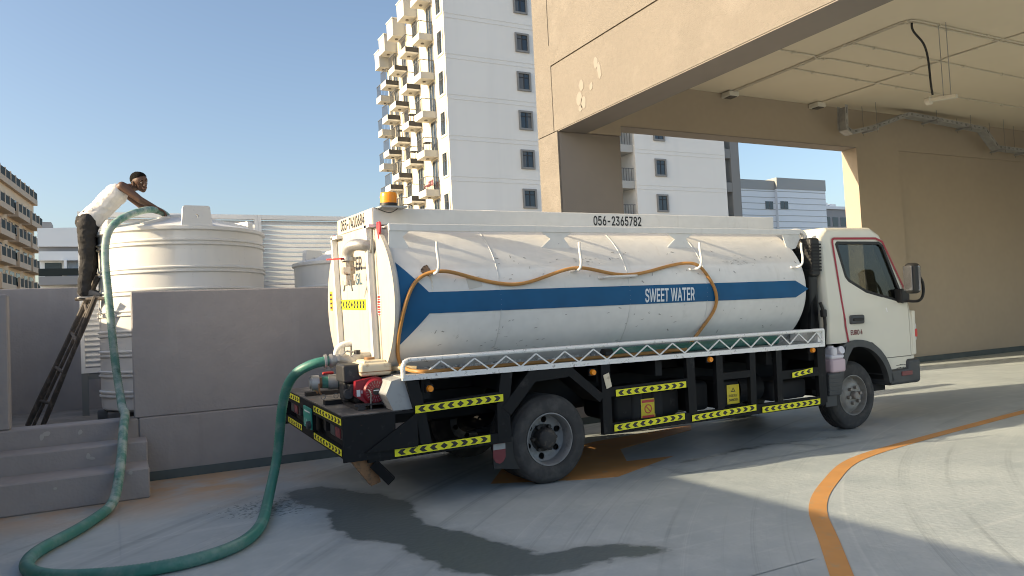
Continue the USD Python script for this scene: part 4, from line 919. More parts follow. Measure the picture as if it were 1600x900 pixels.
bu = tp('front_bumper', bmpr, 'plastic_grey', 35)
tp('side_reflector', rbox(8.42, .075, .565, 8.62, .09, .62, .006), 'lamp_red', 30, bu)
tl_ = tp('turn_lamp', rbox(8.70, .12, .96, 8.805, .22, 1.20, .035), 'washer', 40)
tp('bulb', rbox(8.735, .108, 1.02, 8.79, .13, 1.12, .01), 'print_red', 40, tl_)
tp('corner_panel', rbox(8.68, .11, .80, 8.765, .16, 1.35, .02), 'cab_paint', 40)
tp('front_axle_bits', cat(box(8.0, .3, .38, 8.4, .5, .47), box(7.3, .35, .45, 8.5, .45, .55)), 'inner_black', False)
# mirror
mr = tp('mirror', rbox(8.29, -.20, 1.56, 8.47, -.06, 1.925, .055), 'rubber', 40)
tp('mirror_glass', rbox(8.283, -.185, 1.60, 8.30, -.075, 1.89, .008), 'chrome', 40, mr)
tp('mirror_shell', rbox(8.38, -.208, 1.585, 8.44, -.10, 1.90, .025), 'chrome', 40, mr)
tp('mirror_arm', tube(smooth_path([(8.55, .14, 1.475), (8.56, .02, 1.465), (8.58, -.08, 1.48), (8.585, -.12, 1.56), (8.56, -.13, 1.70), (8.50, -.13, 1.76), (8.45, -.13, 1.77)], .02), .017, 8), 'rubber', 40, mr)
tp('mirror_base', rbox(8.44, .06, 1.45, 8.60, .17, 1.62, .02), 'rubber', 40, mr)
# interior
tp('seat', cat(rbox(7.32, .35, 1.05, 7.48, .85, 1.78, .05), rbox(7.35, .35, 1.02, 7.85, .85, 1.20, .05), rbox(7.32, 1.2, 1.05, 7.48, 1.95, 1.70, .05)), 'seat', 40)
tp('dashboard', rbox(8.25, .22, 1.02, 8.55, 2.1, 1.40, .06), 'seat', 40)
sw = np.array([(8.12 + .19 * math.cos(t) * .45, 1.65 + .19 * math.sin(t), 1.50 + .19 * math.cos(t) * .89) for t in np.linspace(0, 2 * np.pi, 40)])
tp('steering_wheel', tube(sw, .014, 8), 'rubber', 40)
# behind the cab
tp('intake_duct', rbox(7.02, .16, 1.80, 7.17, .40, 2.24, .03), 'rubber', 30)
for k in range(9): tp('duct_rib', box(7.012, .152, 1.86 + k * .037, 7.175, .405, 1.878 + k * .037), 'inner_black', False)
tp('duct_pipe', rbox(7.03, .20, 1.0, 7.165, .38, 1.82, .03), 'rubber', 30)
tp('bulkhead', box(7.0, .45, .9, 7.15, 1.95, 2.2), 'inner_black', False)
tp('cab_latch', cat(tube([(7.10, .13, 1.5), (7.15, .12, 1.38), (7.17, .13, 1.25), (7.16, .14, 1.02)], .018, 8), rbox(7.12, .10, 1.33, 7.18, .16, 1.42, .015)), 'rubber', 40)
tp('rear_bracket', prism(Polygon([(7.0, 1.05), (7.17, 1.05), (7.12, 1.6), (7.04, 1.5)]), .2, .24), 'frame_black', False)
wb = tp('washer_bottle', rbox(7.17, .06, .69, 7.42, .22, .86, .035), 'washer_fluid', 40)
tp('bottle_neck', cat(rbox(7.175, .07, .845, 7.415, .21, .90, .025), rbox(7.20, .07, .87, 7.30, .19, .985, .03), cyl((7.36, .14, .93), (7.36, .07, .95), .045, 16), cyl((7.24, .13, .97), (7.24, .13, 1.0), .035, 16)), 'washer', 40, wb)
tp('cab_step', cat(rbox(7.10, .05, .44, 7.32, .30, .70, .02), *[box(7.10, .043, .48 + k * .045, 7.31, .052, .50 + k * .045) for k in range(5)]), 'plastic_grey', 30)
tp('splash_guard', prism(Polygon([(7.44, .98), (7.56, .97), (7.47, .86), (7.39, .70), (7.33, .48), (7.24, .47), (7.30, .70), (7.38, .86)]), .07, .45), 'plastic_grey', 30)
tp('splash_guard', box(7.08, .08, .32, 7.26, .10, .46), 'plastic_grey', 30)

# hose stored in the side tray
hg = thing('stored_hose', 'green ribbed hose lying in the side tray of the truck', 'hose', tuple(bw((5.3, .2, 1.07))))
pth = smooth_path([(4.19, .17, 1.115), (4.6, .20, 1.112), (5.2, .17, 1.114), (5.9, .20, 1.113), (6.45, .18, 1.112)], .015)
part(hg, 'pipe', B(tube(pth, .045, 14, [.045 + (.003 if i % 2 else 0) for i in range(len(pth))])), 'hose_green', 60)
part(hg, 'coupling', B(cyl((4.22, .17, 1.112), (4.13, .168, 1.114), .048, 16)), 'hose_black')
# tan hose hung on the hooks
H = [(2.14, 1.15), (2.09, 1.30), (2.09, 1.50), (2.17, 1.76), (2.29, 1.885), (2.42, 1.925), (2.74, 1.87), (3.11, 1.80), (3.37, 1.83), (3.71, 1.925), (3.90, 1.93), (4.32, 1.865), (4.67, 1.89), (4.99, 1.95), (5.24, 1.955), (5.40, 1.85), (5.49, 1.67), (5.50, 1.51), (5.41, 1.31), (5.26, 1.14)]
hp = [(x, min(ysurf(z), .30) - .022 - (.06 if abs(x - 2.41) < .02 or abs(x - 3.9) < .2 or abs(x - 5.2) < .08 else 0), z) for x, z in H]
hp = [(4.9, .10, 1.09), (3.9, .14, 1.085), (2.9, .12, 1.085), (2.45, .06, 1.09), (2.22, .02, 1.10)] + hp + [(5.1, .12, 1.095), (4.7, .22, 1.09)]
solo('tan_hose', B(tube(smooth_path(hp, .02), .0165, 12)), 'hose_orange', 'thin tan hose looped over the white hooks on the tanker side', 'hose', smooth=60)

# ================================================================== PUMP
pu = thing('water_pump', 'red engine driven water pump standing on the rear deck of the truck', 'pump', tuple(bw((1.85, .4, .80))))
def pp(name, mesh, m, smooth=30, parent=None): return part(parent or pu, name, B(mesh), m, smooth)
px_, pz_, py_ = 1.905, .945, .27
pp('base_frame', cat(box(1.74, .20, .803, 1.80, .66, .835), box(1.97, .20, .803, 2.03, .66, .835), box(1.72, .22, .836, 2.04, .30, .85), box(1.72, .55, .836, 2.04, .63, .85)), 'engine_black', False)
pp('crankcase', rbox(1.76, .34, .84, 2.02, .62, 1.05, .03), 'engine_black', 40)
cv = Point(px_, pz_).buffer(.118, 32).union(Polygon([(px_ - .02, pz_ + .115), (px_ - .16, pz_ + .09), (px_ - .17, pz_ - .03), (px_ - .06, pz_ - .11)])).buffer(.012).buffer(-.012)
co = pp('fan_cover', prism(cv, py_, .36), 'engine_red', 30)
cone = man(cyl((px_, py_, pz_), (px_, py_ - .035, pz_), .108, 40, .092))
sl = []
for rr, L_, n_ in ((.075, .022, 22), (.047, .016, 16)):
    for k in range(n_):
        a = 2 * math.pi * k / n_; c0 = np.array([px_ + (rr - L_ / 2) * math.cos(a), py_ - .036, pz_ + (rr - L_ / 2) * math.sin(a)]); c1 = np.array([px_ + (rr + L_ / 2) * math.cos(a), py_ - .036, pz_ + (rr + L_ / 2) * math.sin(a)])
        sl.append(bar(c0, c1, .004, .005, (0, 1, 0)))
pp('recoil_cover', cone, 'engine_red', 30, co)
pp('vent_slots', cat(sl), M('slot_pale', (0.30, 0.20, 0.19), 0.6), False, co)
pp('maker_plate', cat(cyl((px_, py_ - .035, pz_), (px_, py_ - .038, pz_), .030, 24)), 'engine_black', 30, co)
pp('plate_bar', box(px_ - .022, py_ - .0395, pz_ + .004, px_ + .022, py_ - .038, pz_ + .012), 'letter_white', False, co)
pp('decal', cat(box(px_ - .155, py_ - .002, pz_ - .035, px_ - .125, py_ - .0003, pz_ + .02), box(px_ - .115, py_ - .002, pz_ - .012, px_ - .095, py_ - .0003, pz_ + .012)), 'letter_white', False, co)
ft = pp('fuel_tank', rbox(1.79, .29, 1.065, 2.07, .60, 1.175, .03), 'fuel_white', 40)
pp('tank_seam', box(1.787, .287, 1.10, 2.073, .603, 1.106), 'brass', False, ft)
pp('tank_top', rbox(1.83, .33, 1.15, 2.03, .56, 1.195, .02), 'fuel_white', 40, ft)
pp('filler_cap', cyl((1.92, .45, 1.19), (1.92, .45, 1.215), .045, 18), 'brass', 30, ft)
pp('air_filter', rbox(1.66, .34, 1.02, 1.82, .58, 1.17, .02), 'engine_black', 40)
pp('carburettor', cat(rbox(1.68, .40, .87, 1.80, .56, 1.03, .02), cyl((1.70, .38, .93), (1.70, .33, .93), .04, 16), rbox(1.71, .33, .95, 1.77, .42, 1.01, .01)), 'engine_black', 40)
pp('fuel_pipe', tube(smooth_path([(1.835, .22, .965), (1.85, .218, .94), (1.855, .225, .88), (1.86, .24, .80)], .01), .007, 6), 'galv')
pp('pump_casing', cat(lathe([(0, .62), (.13, .62), (.145, .65), (.145, .76), (.11, .80), (0, .80)], (1.86, 0, .98), 'y', 32)), 'engine_black', 40)
# suction side facing backwards, with blanked coupling
pp('suction_pipe', cyl((1.86, .70, 1.0), (1.58, .74, 1.0), .052, 20), 'hose_green', 40)
pp('coupling', cat(cyl((1.71, .722, 1.0), (1.63, .733, 1.0), .066, 20), cyl((1.77, .715, 1.0), (1.735, .72, 1.0), .064, 20)), 'galv', 30)
pp('brass_adapter', cyl((1.63, .733, 1.0), (1.55, .745, 1.0), .048, 20), 'brass', 30)
pp('end_cap', cat(cyl((1.555, .744, 1.0), (1.49, .752, 1.0), .066, 24), cyl((1.49, .752, 1.0), (1.475, .754, 1.0), .045, 20)), 'galv', 30)
for s in (-1, 1): pp('cam_lever', tube([(1.54, .744 + s * .07, 1.0), (1.54, .744 + s * .08, .93), (1.56, .744 + s * .075, .90)], .008, 6), 'brass')
pp('pull_ring', cat(*[tube([(x + .02 * math.cos(t), .66, .885 + .02 * math.sin(t)) for t in np.linspace(0, 2 * np.pi, 16)], .003, 5) for x in (1.57, 1.68)]), 'steel_grey')
pp('red_handle', rbox(1.56, .62, 1.075, 1.66, .65, 1.10, .012), 'valve_red', 40)
# discharge elbow to the green hose
pp('discharge_elbow', tube(smooth_path([(1.84, .70, 1.09), (1.83, .70, 1.15), (1.78, .705, 1.185), (1.70, .71, 1.185), (1.64, .715, 1.18)], .02), .05, 16), 'galv', 40)
pp('hose_clamp', cat(cyl((1.67, .712, 1.183), (1.65, .714, 1.182), .062, 20), cyl((1.62, .717, 1.18), (1.60, .719, 1.18), .062, 20), cyl((1.72, .71, 1.185), (1.70, .71, 1.185), .060, 8)), 'galv', 30)
pp('manifold_pipe', tube(smooth_path([(1.83, .70, 1.16), (1.90, .74, 1.19), (1.98, .78, 1.19), (2.06, .82, 1.19)], .02), .045, 14), 'galv', 40)
pp('manifold_cap', cyl((1.90, .74, 1.22), (1.90, .74, 1.26), .03, 12), 'engine_black', 30)
for x, y in ((1.74, .66), (1.77, .74)): pp('clamp_lever', tube([(x, y, 1.23), (x + .04, y, 1.262), (x + .10, y, 1.247)], .006, 6), 'galv')
pp('white_bend', tube(smooth_path([(1.93, 1.45, 1.12), (1.90, 1.45, 1.20), (1.93, 1.43, 1.26), (2.0, 1.42, 1.28), (2.05, 1.42, 1.28)], .02), .03, 12), 'rail_paint', 40)
pp('return_hose', tube(smooth_path([(2.0, .50, 1.08), (2.06, .42, 1.10), (2.12, .30, 1.115), (2.25, .20, 1.11)], .02), .022, 10), M('hose_buff', (0.52, 0.42, 0.26), 0.5), 40)

# ================================================================== GREEN HOSE
hs = thing('green_hose', 'long green ribbed suction hose looping from the pump over the steps to the white tank', 'hose', (0.3, 6.5, 0))
e = bw((1.66, .713, 1.182)); e0 = bw((1.56, .72, 1.178))
HR = .0405
P1 = [e, e0, (1.45, 6.66, 1.165), (1.36, 6.80, 1.07), (1.31, 6.93, .88), (1.29, 7.02, .64), (1.26, 7.05, .38), (1.17, 6.90, .14), (1.05, 6.45, .06), (.87, 5.83, .045), (.61, 5.47, .045), (.22, 5.35, .045), (-.14, 5.43, .045), (-.39, 5.60, .045), (-.52, 5.82, .045), (-.55, 6.08, .045), (-.49, 6.36, .045), (-.33, 6.72, .045), (-.14, 7.25, .045), (-.03, 7.66, .11), (0.01, 7.86, .29), (.03, 8.12, .39), (.045, 8.36, .52), (.06, 8.62, .63), (.075, 8.84, .715), (.06, 9.06, .74), (.045, 9.35, .82), (.02, 9.55, 1.02), (-.01, 9.66, 1.35), (-.035, 9.75, 1.75), (-.06, 9.85, 2.15), (-.072, 9.96, 2.48), (-.03, 10.10, 2.76), (.10, 10.30, 2.94), (.30, 10.60, 3.08), (.48, 10.85, 3.15), (.60, 11.0, 3.14), (.68, 11.08, 3.08)]
hpth = smooth_path(P1, .0125)
split = int(np.argmin(np.linalg.norm(hpth - np.array([-.14, 7.25, .045]), axis=1)))
rr_ = [HR + (.0034 if i % 2 else 0.0) for i in range(len(hpth))]
part(hs, 'hose_run', tube(hpth[:split + 1], .055, 16, rr_[:split + 1]), 'hose_green', 60)
part(hs, 'hose_run', tube(hpth[split:], .055, 16, rr_[split:]), 'hose_worn', 60, label='pale scuffed end of the hose climbing the steps')

# ================================================================== PERSON
def limb(a, ra, b, rb):
    return mf.Manifold.batch_hull([mf.Manifold.sphere(ra, 16).translate(tuple(map(float, a))), mf.Manifold.sphere(rb, 16).translate(tuple(map(float, b)))])
def body_of(bones, edge, it):
    m = mf.Manifold.batch_boolean(bones, mf.OpType.Add).refine_to_length(edge)
    t = arr(m); t.merge_vertices(); trimesh.smoothing.filter_taubin(t, iterations=it); return t
PY = 11.02
def V3(x, dy, z): return np.array([x, PY + dy, z])
pel = V3(-.265, 0, 3.0); chest = V3(.06, 0, 3.36); neck = V3(.20, 0, 3.455); belly = V3(-.13, 0, 3.15)
sR, sL = V3(.135, -.17, 3.445), V3(.155, .17, 3.44)
eR, wR = V3(.335, -.21, 3.27), V3(.515, -.13, 3.185)
eL, wL = V3(.37, .16, 3.24), V3(.55, .04, 3.15)
hR, kR, aR = V3(-.275, -.085, 2.98), V3(-.285, -.10, 2.55), V3(-.325, -.09, 2.13)
hL, kL, aL = V3(-.265, .085, 2.98), V3(-.245, .10, 2.56), V3(-.28, .10, 2.14)
head = V3(.345, -.03, 3.525)
man_ = thing('person', 'person in white vest and dark trousers leaning over the white tank holding the green hose', 'person', (-.3, PY, 2.04))
fdir = np.array([.50, -.84, -.20]); fdir /= np.linalg.norm(fdir)           # where the face points
fr = np.cross(fdir, [0, 0, 1.0]); fr = fr / np.linalg.norm(fr); fu = np.cross(fr, fdir)
tilt = math.radians(14); fr, fu = math.cos(tilt) * fr - math.sin(tilt) * fu, math.sin(tilt) * fr + math.cos(tilt) * fu
def hd(r, f, u): return head + 1.08 * (r * fr + f * fdir + u * fu)
S = lambda c, r: mf.Manifold.sphere(r, 18).translate(tuple(map(float, c)))
skull = mf.Manifold.batch_hull([S(hd(0, -.02, .035), .094), S(hd(0, .02, .03), .086)])
jaw = mf.Manifold.batch_hull([S(hd(0, .02, -.01), .070), S(hd(0, .05, -.085), .034), S(hd(.035, .03, -.065), .028), S(hd(-.035, .03, -.065), .028)])
nose = mf.Manifold.batch_hull([S(hd(0, .098, .015), .010), S(hd(0, .116, -.022), .0145), S(hd(.013, .104, -.028), .010), S(hd(-.013, .104, -.028), .010)])
brow = mf.Manifold.batch_hull([S(hd(.035, .082, .032), .015), S(hd(-.035, .082, .032), .015)])
lips = mf.Manifold.batch_hull([S(hd(.018, .086, -.058), .011), S(hd(-.018, .086, -.058), .011)])
ears = [mf.Manifold.batch_hull([S(hd(s * .083, -.005, .02), .014), S(hd(s * .086, 0, -.025), .011)]) for s in (-1, 1)]
bones = [skull, jaw, nose, brow, lips] + ears + [limb(neck, .055, head - .05 * fu - .02 * fdir, .052),
    limb(pel, .135, belly, .125), limb(belly, .125, chest, .135), mf.Manifold.batch_hull([S(chest + [0, -.08, .01], .105), S(chest + [0, .08, .01], .105), S(belly, .11)]),
    mf.Manifold.batch_hull([S(sR, .058), S(sL, .058), S(neck, .05), S(chest, .09)]),
    limb(sR, .060, eR, .044), limb(eR, .045, wR, .029), limb(sL, .058, eL, .044), limb(eL, .044, wL, .029),
    limb(hR, .098, kR, .062), limb(kR, .060, aR, .042), limb(hL, .098, kL, .062), limb(kL, .060, aL, .042)]
def hand(w, d, side, palm_n):
    """palm and five fingers closing over the hose; d fingers' direction, side towards the thumb, palm_n out of the palm"""
    d, side, palm_n = (np.asarray(v, float) / np.linalg.norm(v) for v in (d, side, palm_n)); out = []
    out.append(mf.Manifold.batch_hull([S(w + d * .02, .024), S(w + d * .085 + side * .028, .016), S(w + d * .085 - side * .03, .015)]))
    for k, (o, L) in enumerate(((.030, .068), (.010, .078), (-.010, .072), (-.030, .056))):
        a = w + d * .085 + side * o; b = a + d * L * .45 + palm_n * .006; c = b + d * L * .28 + palm_n * L * .32; e_ = c + palm_n * L * .30
        out += [limb(a, .0105, b, .0095), limb(b, .0095, c, .0088), limb(c, .0088, e_, .0078)]
    a = w + d * .03 + side * .024; b = a + side * .035 + d * .025 + palm_n * .012; c = b + d * .032 + palm_n * .018
    return out + [limb(a, .013, b, .011), limb(b, .011, c, .009)]
bones += hand(wR, (.8, .25, -.28), (.1, .9, .1), (.1, .1, -1)) + hand(wL, (.75, -.05, -.35), (.1, -.9, .1), (.1, -.1, -1))
bd = part(man_, 'body', body_of(bones, .014, 6), 'skin', True)
# clothing follows the body, slightly larger
def fat(L, k): return [limb(a, ra + k, b, rb + k) for a, ra, b, rb in L]
vest = fat([(pel + [.02, 0, .02], .132, belly, .124), (belly, .124, chest, .134)], .010) + [mf.Manifold.batch_hull([S(chest + [0, -.08, .01], .115), S(chest + [0, .08, .01], .115), S(belly, .12)])]
vest += [limb(chest + [.0, s * .09, .03], .06, chest + [.075, s * .095, .085], .042) for s in (-1, 1)]
vm = mf.Manifold.batch_boolean(vest, mf.OpType.Add)
vm = vm - S(sR + [.03, -.06, .0], .088) - S(sL + [.03, .06, 0], .088)
vt = arr(vm.refine_to_length(.016)); vt.merge_vertices(); trimesh.smoothing.filter_taubin(vt, iterations=8)
vt.vertices = vt.vertices + vt.vertex_normals * (meshkit.fbm(vt.vertices * [9, 16, 22], 3, 9) - .5)[:, None] * .022
part(man_, 'vest', vt, 'shirt', True)
tr = fat([(pel, .132, pel + [.05, 0, .05], .118), (hR, .102, kR, .070), (kR, .070, aR + [0, 0, -.02], .062), (hL, .102, kL, .070), (kL, .070, aL + [0, 0, -.02], .062)], .012)
tt = body_of(tr, .02, 6)
dv = (meshkit.fbm(tt.vertices * [9, 9, 13], 3, 5) - .5)[:, None] * .05; tt.vertices = tt.vertices + tt.vertex_normals * dv
part(man_, 'trousers', tt, 'trousers', True)
cap = mf.Manifold.batch_hull([S(hd(0, -.028, .042), .1), S(hd(0, .008, .050), .09)])
ct_ = arr(cap.refine_to_length(.012)); u_ = (ct_.vertices - head) @ fu; f_ = (ct_.vertices - head) @ fdir
keep = (u_ > .052 + np.clip(f_, 0, 1) * .45) | ((f_ < -.015) & (u_ > -.03))
ct_.update_faces(keep[ct_.faces].all(1)); ct_.remove_unreferenced_vertices()
nrm_ = meshkit.fbm(ct_.vertices * 90, 2, 3)[:, None] - .5; ct_.vertices = ct_.vertices + ct_.vertex_normals * nrm_ * .008
part(man_, 'hair', ct_, 'hair', True)
for s in (-1, 1):
    part(man_, 'eye', S(hd(s * .032, .083, .012), .0105), 'eye_white', True)
    part(man_, 'pupil', S(hd(s * .032, .0905, .012), .0055), 'hair', True)
    part(man_, 'eyebrow', limb(hd(s * .018, .098, .036), .005, hd(s * .048, .084, .037), .004), 'hair', True)
part(man_, 'mouth', limb(hd(-.022, .095, -.060), .006, hd(.022, .095, -.060), .006), 'lips', True)
for a_, dx in ((aR, 0), (aL, .02)):
    sh_ = mf.Manifold.batch_hull([S(a_ + [-.035, 0, -.045], .038), S(a_ + [.03, -.005, -.03], .045), S(a_ + [.12, -.03, -.062], .030), S(a_ + [.17, -.045, -.07], .022)])
    sp_ = part(man_, 'shoe', arr(sh_), 'shoe', 50)
    so = mf.Manifold.batch_hull([mf.Manifold.cylinder(.018, .042, .042, 18).translate(tuple(a_ + [-.035, 0, -.108])), mf.Manifold.cylinder(.018, .042, .042, 18).translate(tuple(a_ + [.13, -.035, -.108]))])
    part(sp_, 'sole', so, 'sole', 40)

# ================================================================== TOWER
FY, TXW = 52.0, 22.69
tw = thing('apartment_tower', 'white apartment tower with grey framed windows and stacked balconies behind the truck', 'building', (30, FY, -6))
FLO = 3.135; ZR = 31.0
wrng = random.Random(12)
W['curtain'] = M('curtain', (0.10, 0.105, 0.11), 0.5)
def win(T, x, z, w, h, y, mullion=True):
    fr_ = cat(box(x - w / 2, y - .10, z - h / 2, x - w / 2 + .15, y + .02, z + h / 2), box(x + w / 2 - .15, y - .10, z - h / 2, x + w / 2, y + .02, z + h / 2),
              box(x - w / 2 + .151, y - .099, z + h / 2 - .15, x + w / 2 - .151, y + .02, z + h / 2 - .001), box(x - w / 2 + .151, y - .099, z - h / 2 + .001, x + w / 2 - .151, y + .02, z - h / 2 + .15))
    f = part(T, 'window', fr_, 'trim_grey', False)
    part(f, 'pane', box(x - w / 2 + .15, y - .015, z - h / 2 + .15, x + w / 2 - .15, y - .005, z + h / 2 - .15), 'window_glass', False)
    if wrng.random() < .55:
        c0, c1 = (x - w / 2 + .16, x - w / 2 + .16 + wrng.uniform(.25, .5)) if wrng.random() < .5 else (x + w / 2 - .16 - wrng.uniform(.25, .6), x + w / 2 - .16)
        part(f, 'curtain', box(c0, y - .0157, z - h / 2 + .152, c1, y - .0152, z + h / 2 - .152), 'curtain', False)
    part(f, 'sash', cat(box(x - .03, y - .045, z - h / 2 + .15, x + .03, y - .016, z + h / 2 - .152), box(x - w / 2 + .151, y - .04, z + h / 2 - .48, x + w / 2 - .151, y - .016, z + h / 2 - .42)), 'balcony_black', False)
part(tw, 'wall', box(TXW + .02, FY, -6, 36.0, 56.199, ZR), 'tower_white', False)
part(tw, 'side_wall', box(TXW, FY + .001, -6, TXW + .019, 56.2, ZR), 'tower_cream', False)
for ya, yb, zr in ((56.2, 59.8, 27.6), (59.801, 62.2, 26.9), (62.201, 64.5, 26.2), (64.501, 65.3, 25.0)): part(tw, 'side_wall', box(TXW, ya, -6, TXW + 9, yb, zr), 'tower_cream', False)
part(tw, 'wall', box(40.0, FY, -6, 50.3, FY + 20, ZR), 'tower_white', False)
part(tw, 'recess_wall', box(36.0, FY + 2.2, -6, 40.0, FY + 20, ZR), 'tower_white', False)
zs = [23.43 + FLO * k for k in range(-6, 3)]
for z in zs:
    win(tw, 29.40, z, 1.25, 1.55, FY)
    win(tw, 42.70, z + .03 - 9.15 + 9.12, 1.25, 1.55, FY)
    zl = z - 1.62
    part(tw, 'string_line', cat(box(TXW + .03, FY - .02, zl, 35.99, FY + .01, zl + .05), box(TXW + .03, FY - .02, zl - .34, 35.99, FY + .01, zl - .29), box(40.01, FY - .02, zl, 50.29, FY + .01, zl + .05), box(40.01, FY - .02, zl - .34, 50.29, FY + .01, zl - .29)), 'tower_white', False)
    # recess balconies between the two blocks
    b_ = part(tw, 'balcony', box(37.4, FY + .2, z - 1.9, 39.99, FY + 2.19, z - 1.25), 'balcony_grey', False)
    part(b_, 'railing', cat(*[box(x, FY + .22, z - 1.25, x + .04, FY + .26, z - .2) for x in np.arange(37.45, 39.9, .28)], box(37.42, FY + .22, z - .2, 39.95, FY + .27, z - .15)), 'rail_metal', False)
# side windows and balconies on the sunlit face
def sidewin(z, y0=52.25, y1=53.45, h=2.05):
    x = TXW
    f = part(tw, 'window', cat(box(x - .08, y0, z, x + .01, y0 + .16, z + h), box(x - .08, y1 - .16, z, x + .01, y1, z + h), box(x - .079, y0 + .161, z + h - .16, x + .01, y1 - .161, z + h - .001), box(x - .079, y0 + .161, z + .001, x + .01, y1 - .161, z + .16)), 'balcony_pale', False)
    part(f, 'pane', box(x - .02, y0 + .16, z + .16, x - .008, y1 - .16, z + h - .16), 'window_glass', False)
    part(f, 'sash', cat(box(x - .05, (y0 + y1) / 2 - .03, z + .17, x - .021, (y0 + y1) / 2 + .03, z + h - .17), box(x - .045, y0 + .17, z + h * .62, x - .021, y1 - .17, z + h * .62 + .06)), 'balcony_black', False)
def sidedoor(z, y0, y1, h=2.3):
    x = TXW
    f = part(tw, 'balcony_door', box(x - .03, y0, z, x - .005, y1, z + h), 'window_glass', False)
    part(f, 'frame', cat(box(x - .06, y0 - .08, z, x - .004, y0, z + h), box(x - .06, y1, z, x - .004, y1 + .08, z + h), box(x - .059, y0, z + h, x - .004, y1, z + h + .08), box(x - .055, (y0 + y1) / 2 - .04, z, x - .031, (y0 + y1) / 2 + .04, z + h - .01)), 'trim_grey', False)
def balcony(y0, y1, z, kind, top=False, items=0):
    """slab top at z; dark front fascia for the black kind"""
    xo = TXW - 1.15
    pale, front = 'balcony_pale', {'grey': 'balcony_grey', 'black': 'balcony_black'}[kind]
    zb_, zt_ = z, z + (1.45 if top else .52)
    b_ = part(tw, 'balcony', box(xo, y0 + .012, zb_, TXW - .006, y1, zt_), pale, False)
    if kind == 'grey': part(b_, 'front_face', box(xo + .004, y0, zb_ + .004, TXW - .008, y0 + .011, zt_ - .004), front, False)
    else:
        part(b_, 'front_face', box(xo + .004, y0, zb_ + .12, TXW - .008, y0 + .011, zt_ - .004), front, False)
    part(b_, 'soffit_lamp', cyl(((xo + TXW) / 2, (y0 + y1) / 2, zb_), ((xo + TXW) / 2, (y0 + y1) / 2, zb_ - .07), .13, 12), 'soffit_lamp')
    if top:
        part(b_, 'coping', box(xo - .06, y0 - .06, zt_, TXW - .007, y1 + .06, zt_ + .1), 'balcony_pale', False)
        return
    rl = []
    for y in np.arange(y0 + .04, y1 - .02, .13): rl.append(box(xo + .03, y, zt_, xo + .05, y + .02, zt_ + .95))
    for x in np.arange(xo + .03, TXW - .05, .13): rl.append(box(x, y0 + .03, zt_, x + .018, y0 + .05, zt_ + .95))
    rl += [box(xo + .02, y0 + .02, zt_ + .95, xo + .07, y1, zt_ + 1.0), box(xo + .071, y0 + .02, zt_ + .95, TXW - .01, y0 + .07, zt_ + 1.0)]
    part(b_, 'railing', cat(rl), 'rail_metal', False)
    if items == 1:
        ch = []
        for yy in (y0 + .35, y0 + .9):
            ch += [box(xo + .35, yy, zt_ + .4, xo + .75, yy + .4, zt_ + .45), box(xo + .72, yy, zt_ + .45, xo + .76, yy + .4, zt_ + .85)] + [box(xo + .36 + a, yy + c, zt_ + .001, xo + .39 + a, yy + c + .03, zt_ + .4) for a in (0, .34) for c in (.02, .33)]
        part(b_, 'chairs', cat(ch), 'chair_pink', False)
    if items == 2:
        part(b_, 'table', cat(box(xo + .3, y0 + .4, zt_ + .68, xo + .85, y0 + 1.0, zt_ + .72), *[box(xo + a, y0 + c, zt_ + .001, xo + a + .04, y0 + c + .04, zt_ + .68) for a in (.32, .79) for c in (.42, .94)]), 'balcony_black', False)
FB = 3.07
for k in range(-8, 4):
    z1_ = 23.55 + FB * k
    sidewin(17.93 - 2.35 + FLO * (k + 2))
    balcony(54.25, 55.85, z1_, 'grey', items={-2: 0, -3: 2, -4: 1, -5: 2}.get(k, 0)); sidedoor(z1_ + .54, 54.35, 55.3)
cols = [(57.40, 59.0, 23.55, 'black'), (60.2, 61.7, 22.92, 'black'), (62.5, 64.0, 22.35, 'black'), (64.1, 65.3, 21.45, 'grey')]
for ci, (y0, y1, zc, kd) in enumerate(cols):
    for k in range(-8, 2):
        z = zc + FB * k
        balcony(y0, y1, z, kd if k < 1 else 'grey', k == 1, items=2 if (ci, k) in ((0, -2), (0, -3), (1, -2), (0, -5)) else 0)
        if k < 1: sidedoor(z + .54, y0 + .2, y1 - .5)
sf = thing('stair_frame', 'grey concrete open frame standing beside the white tower', 'frame', (49, 50, -6))
part(sf, 'post', box(51.05, 52.05, -6, 52.1, 52.95, 24), 'concrete_grey', False)
for z in (15.75 - 2 * FLO, 15.75 - FLO, 15.75, 15.75 + FLO): part(sf, 'cross_beam', box(50.31, 52.07, z - .43, 51.045, 52.9, z + .43), 'concrete_grey', False)

# building with pale cladding, seen through the opening
cb = thing('clad_building', 'low pale building with lined cladding and grey top band right of the tower', 'building', (78, 70, -6))
part(cb, 'wall', box(69.0, 70, -6, 75.9, 82, 16.35), 'clad_white', False)
part(cb, 'wall', box(75.901, 69.6, -6, 84.9, 82, 16.45), 'clad_white', False)
part(cb, 'parapet', box(68.9, 69.95, 16.351, 75.899, 82, 17.55), 'clad_grey', False)
part(cb, 'parapet', box(75.9, 69.55, 16.451, 85.0, 82, 17.90), 'clad_grey', False)
for k in range(11):
    z = 8.3 + k * .78
    part(cb, 'cladding_joint', cat(box(69.0, 69.975, z, 75.88, 69.999, z + .06), box(75.92, 69.575, z, 84.88, 69.599, z + .06)), 'clad_grey', False)
for x, y in ((74.1, 69.96), (76.35, 69.56)):
    f = part(cb, 'window', box(x, y - .02, 13.85, x + 1.35, y, 14.85), 'window_glass', False)
    part(f, 'sash', box(x + .65, y - .05, 13.86, x + .71, y - .021, 14.84), 'trim_grey', False)
rt_ = part(cb, 'roof_plant', cat(box(70.5, 74, 17.551, 72.6, 76, 19.0), box(73, 75, 17.551, 73.6, 75.6, 19.4)), 'clad_white', False)
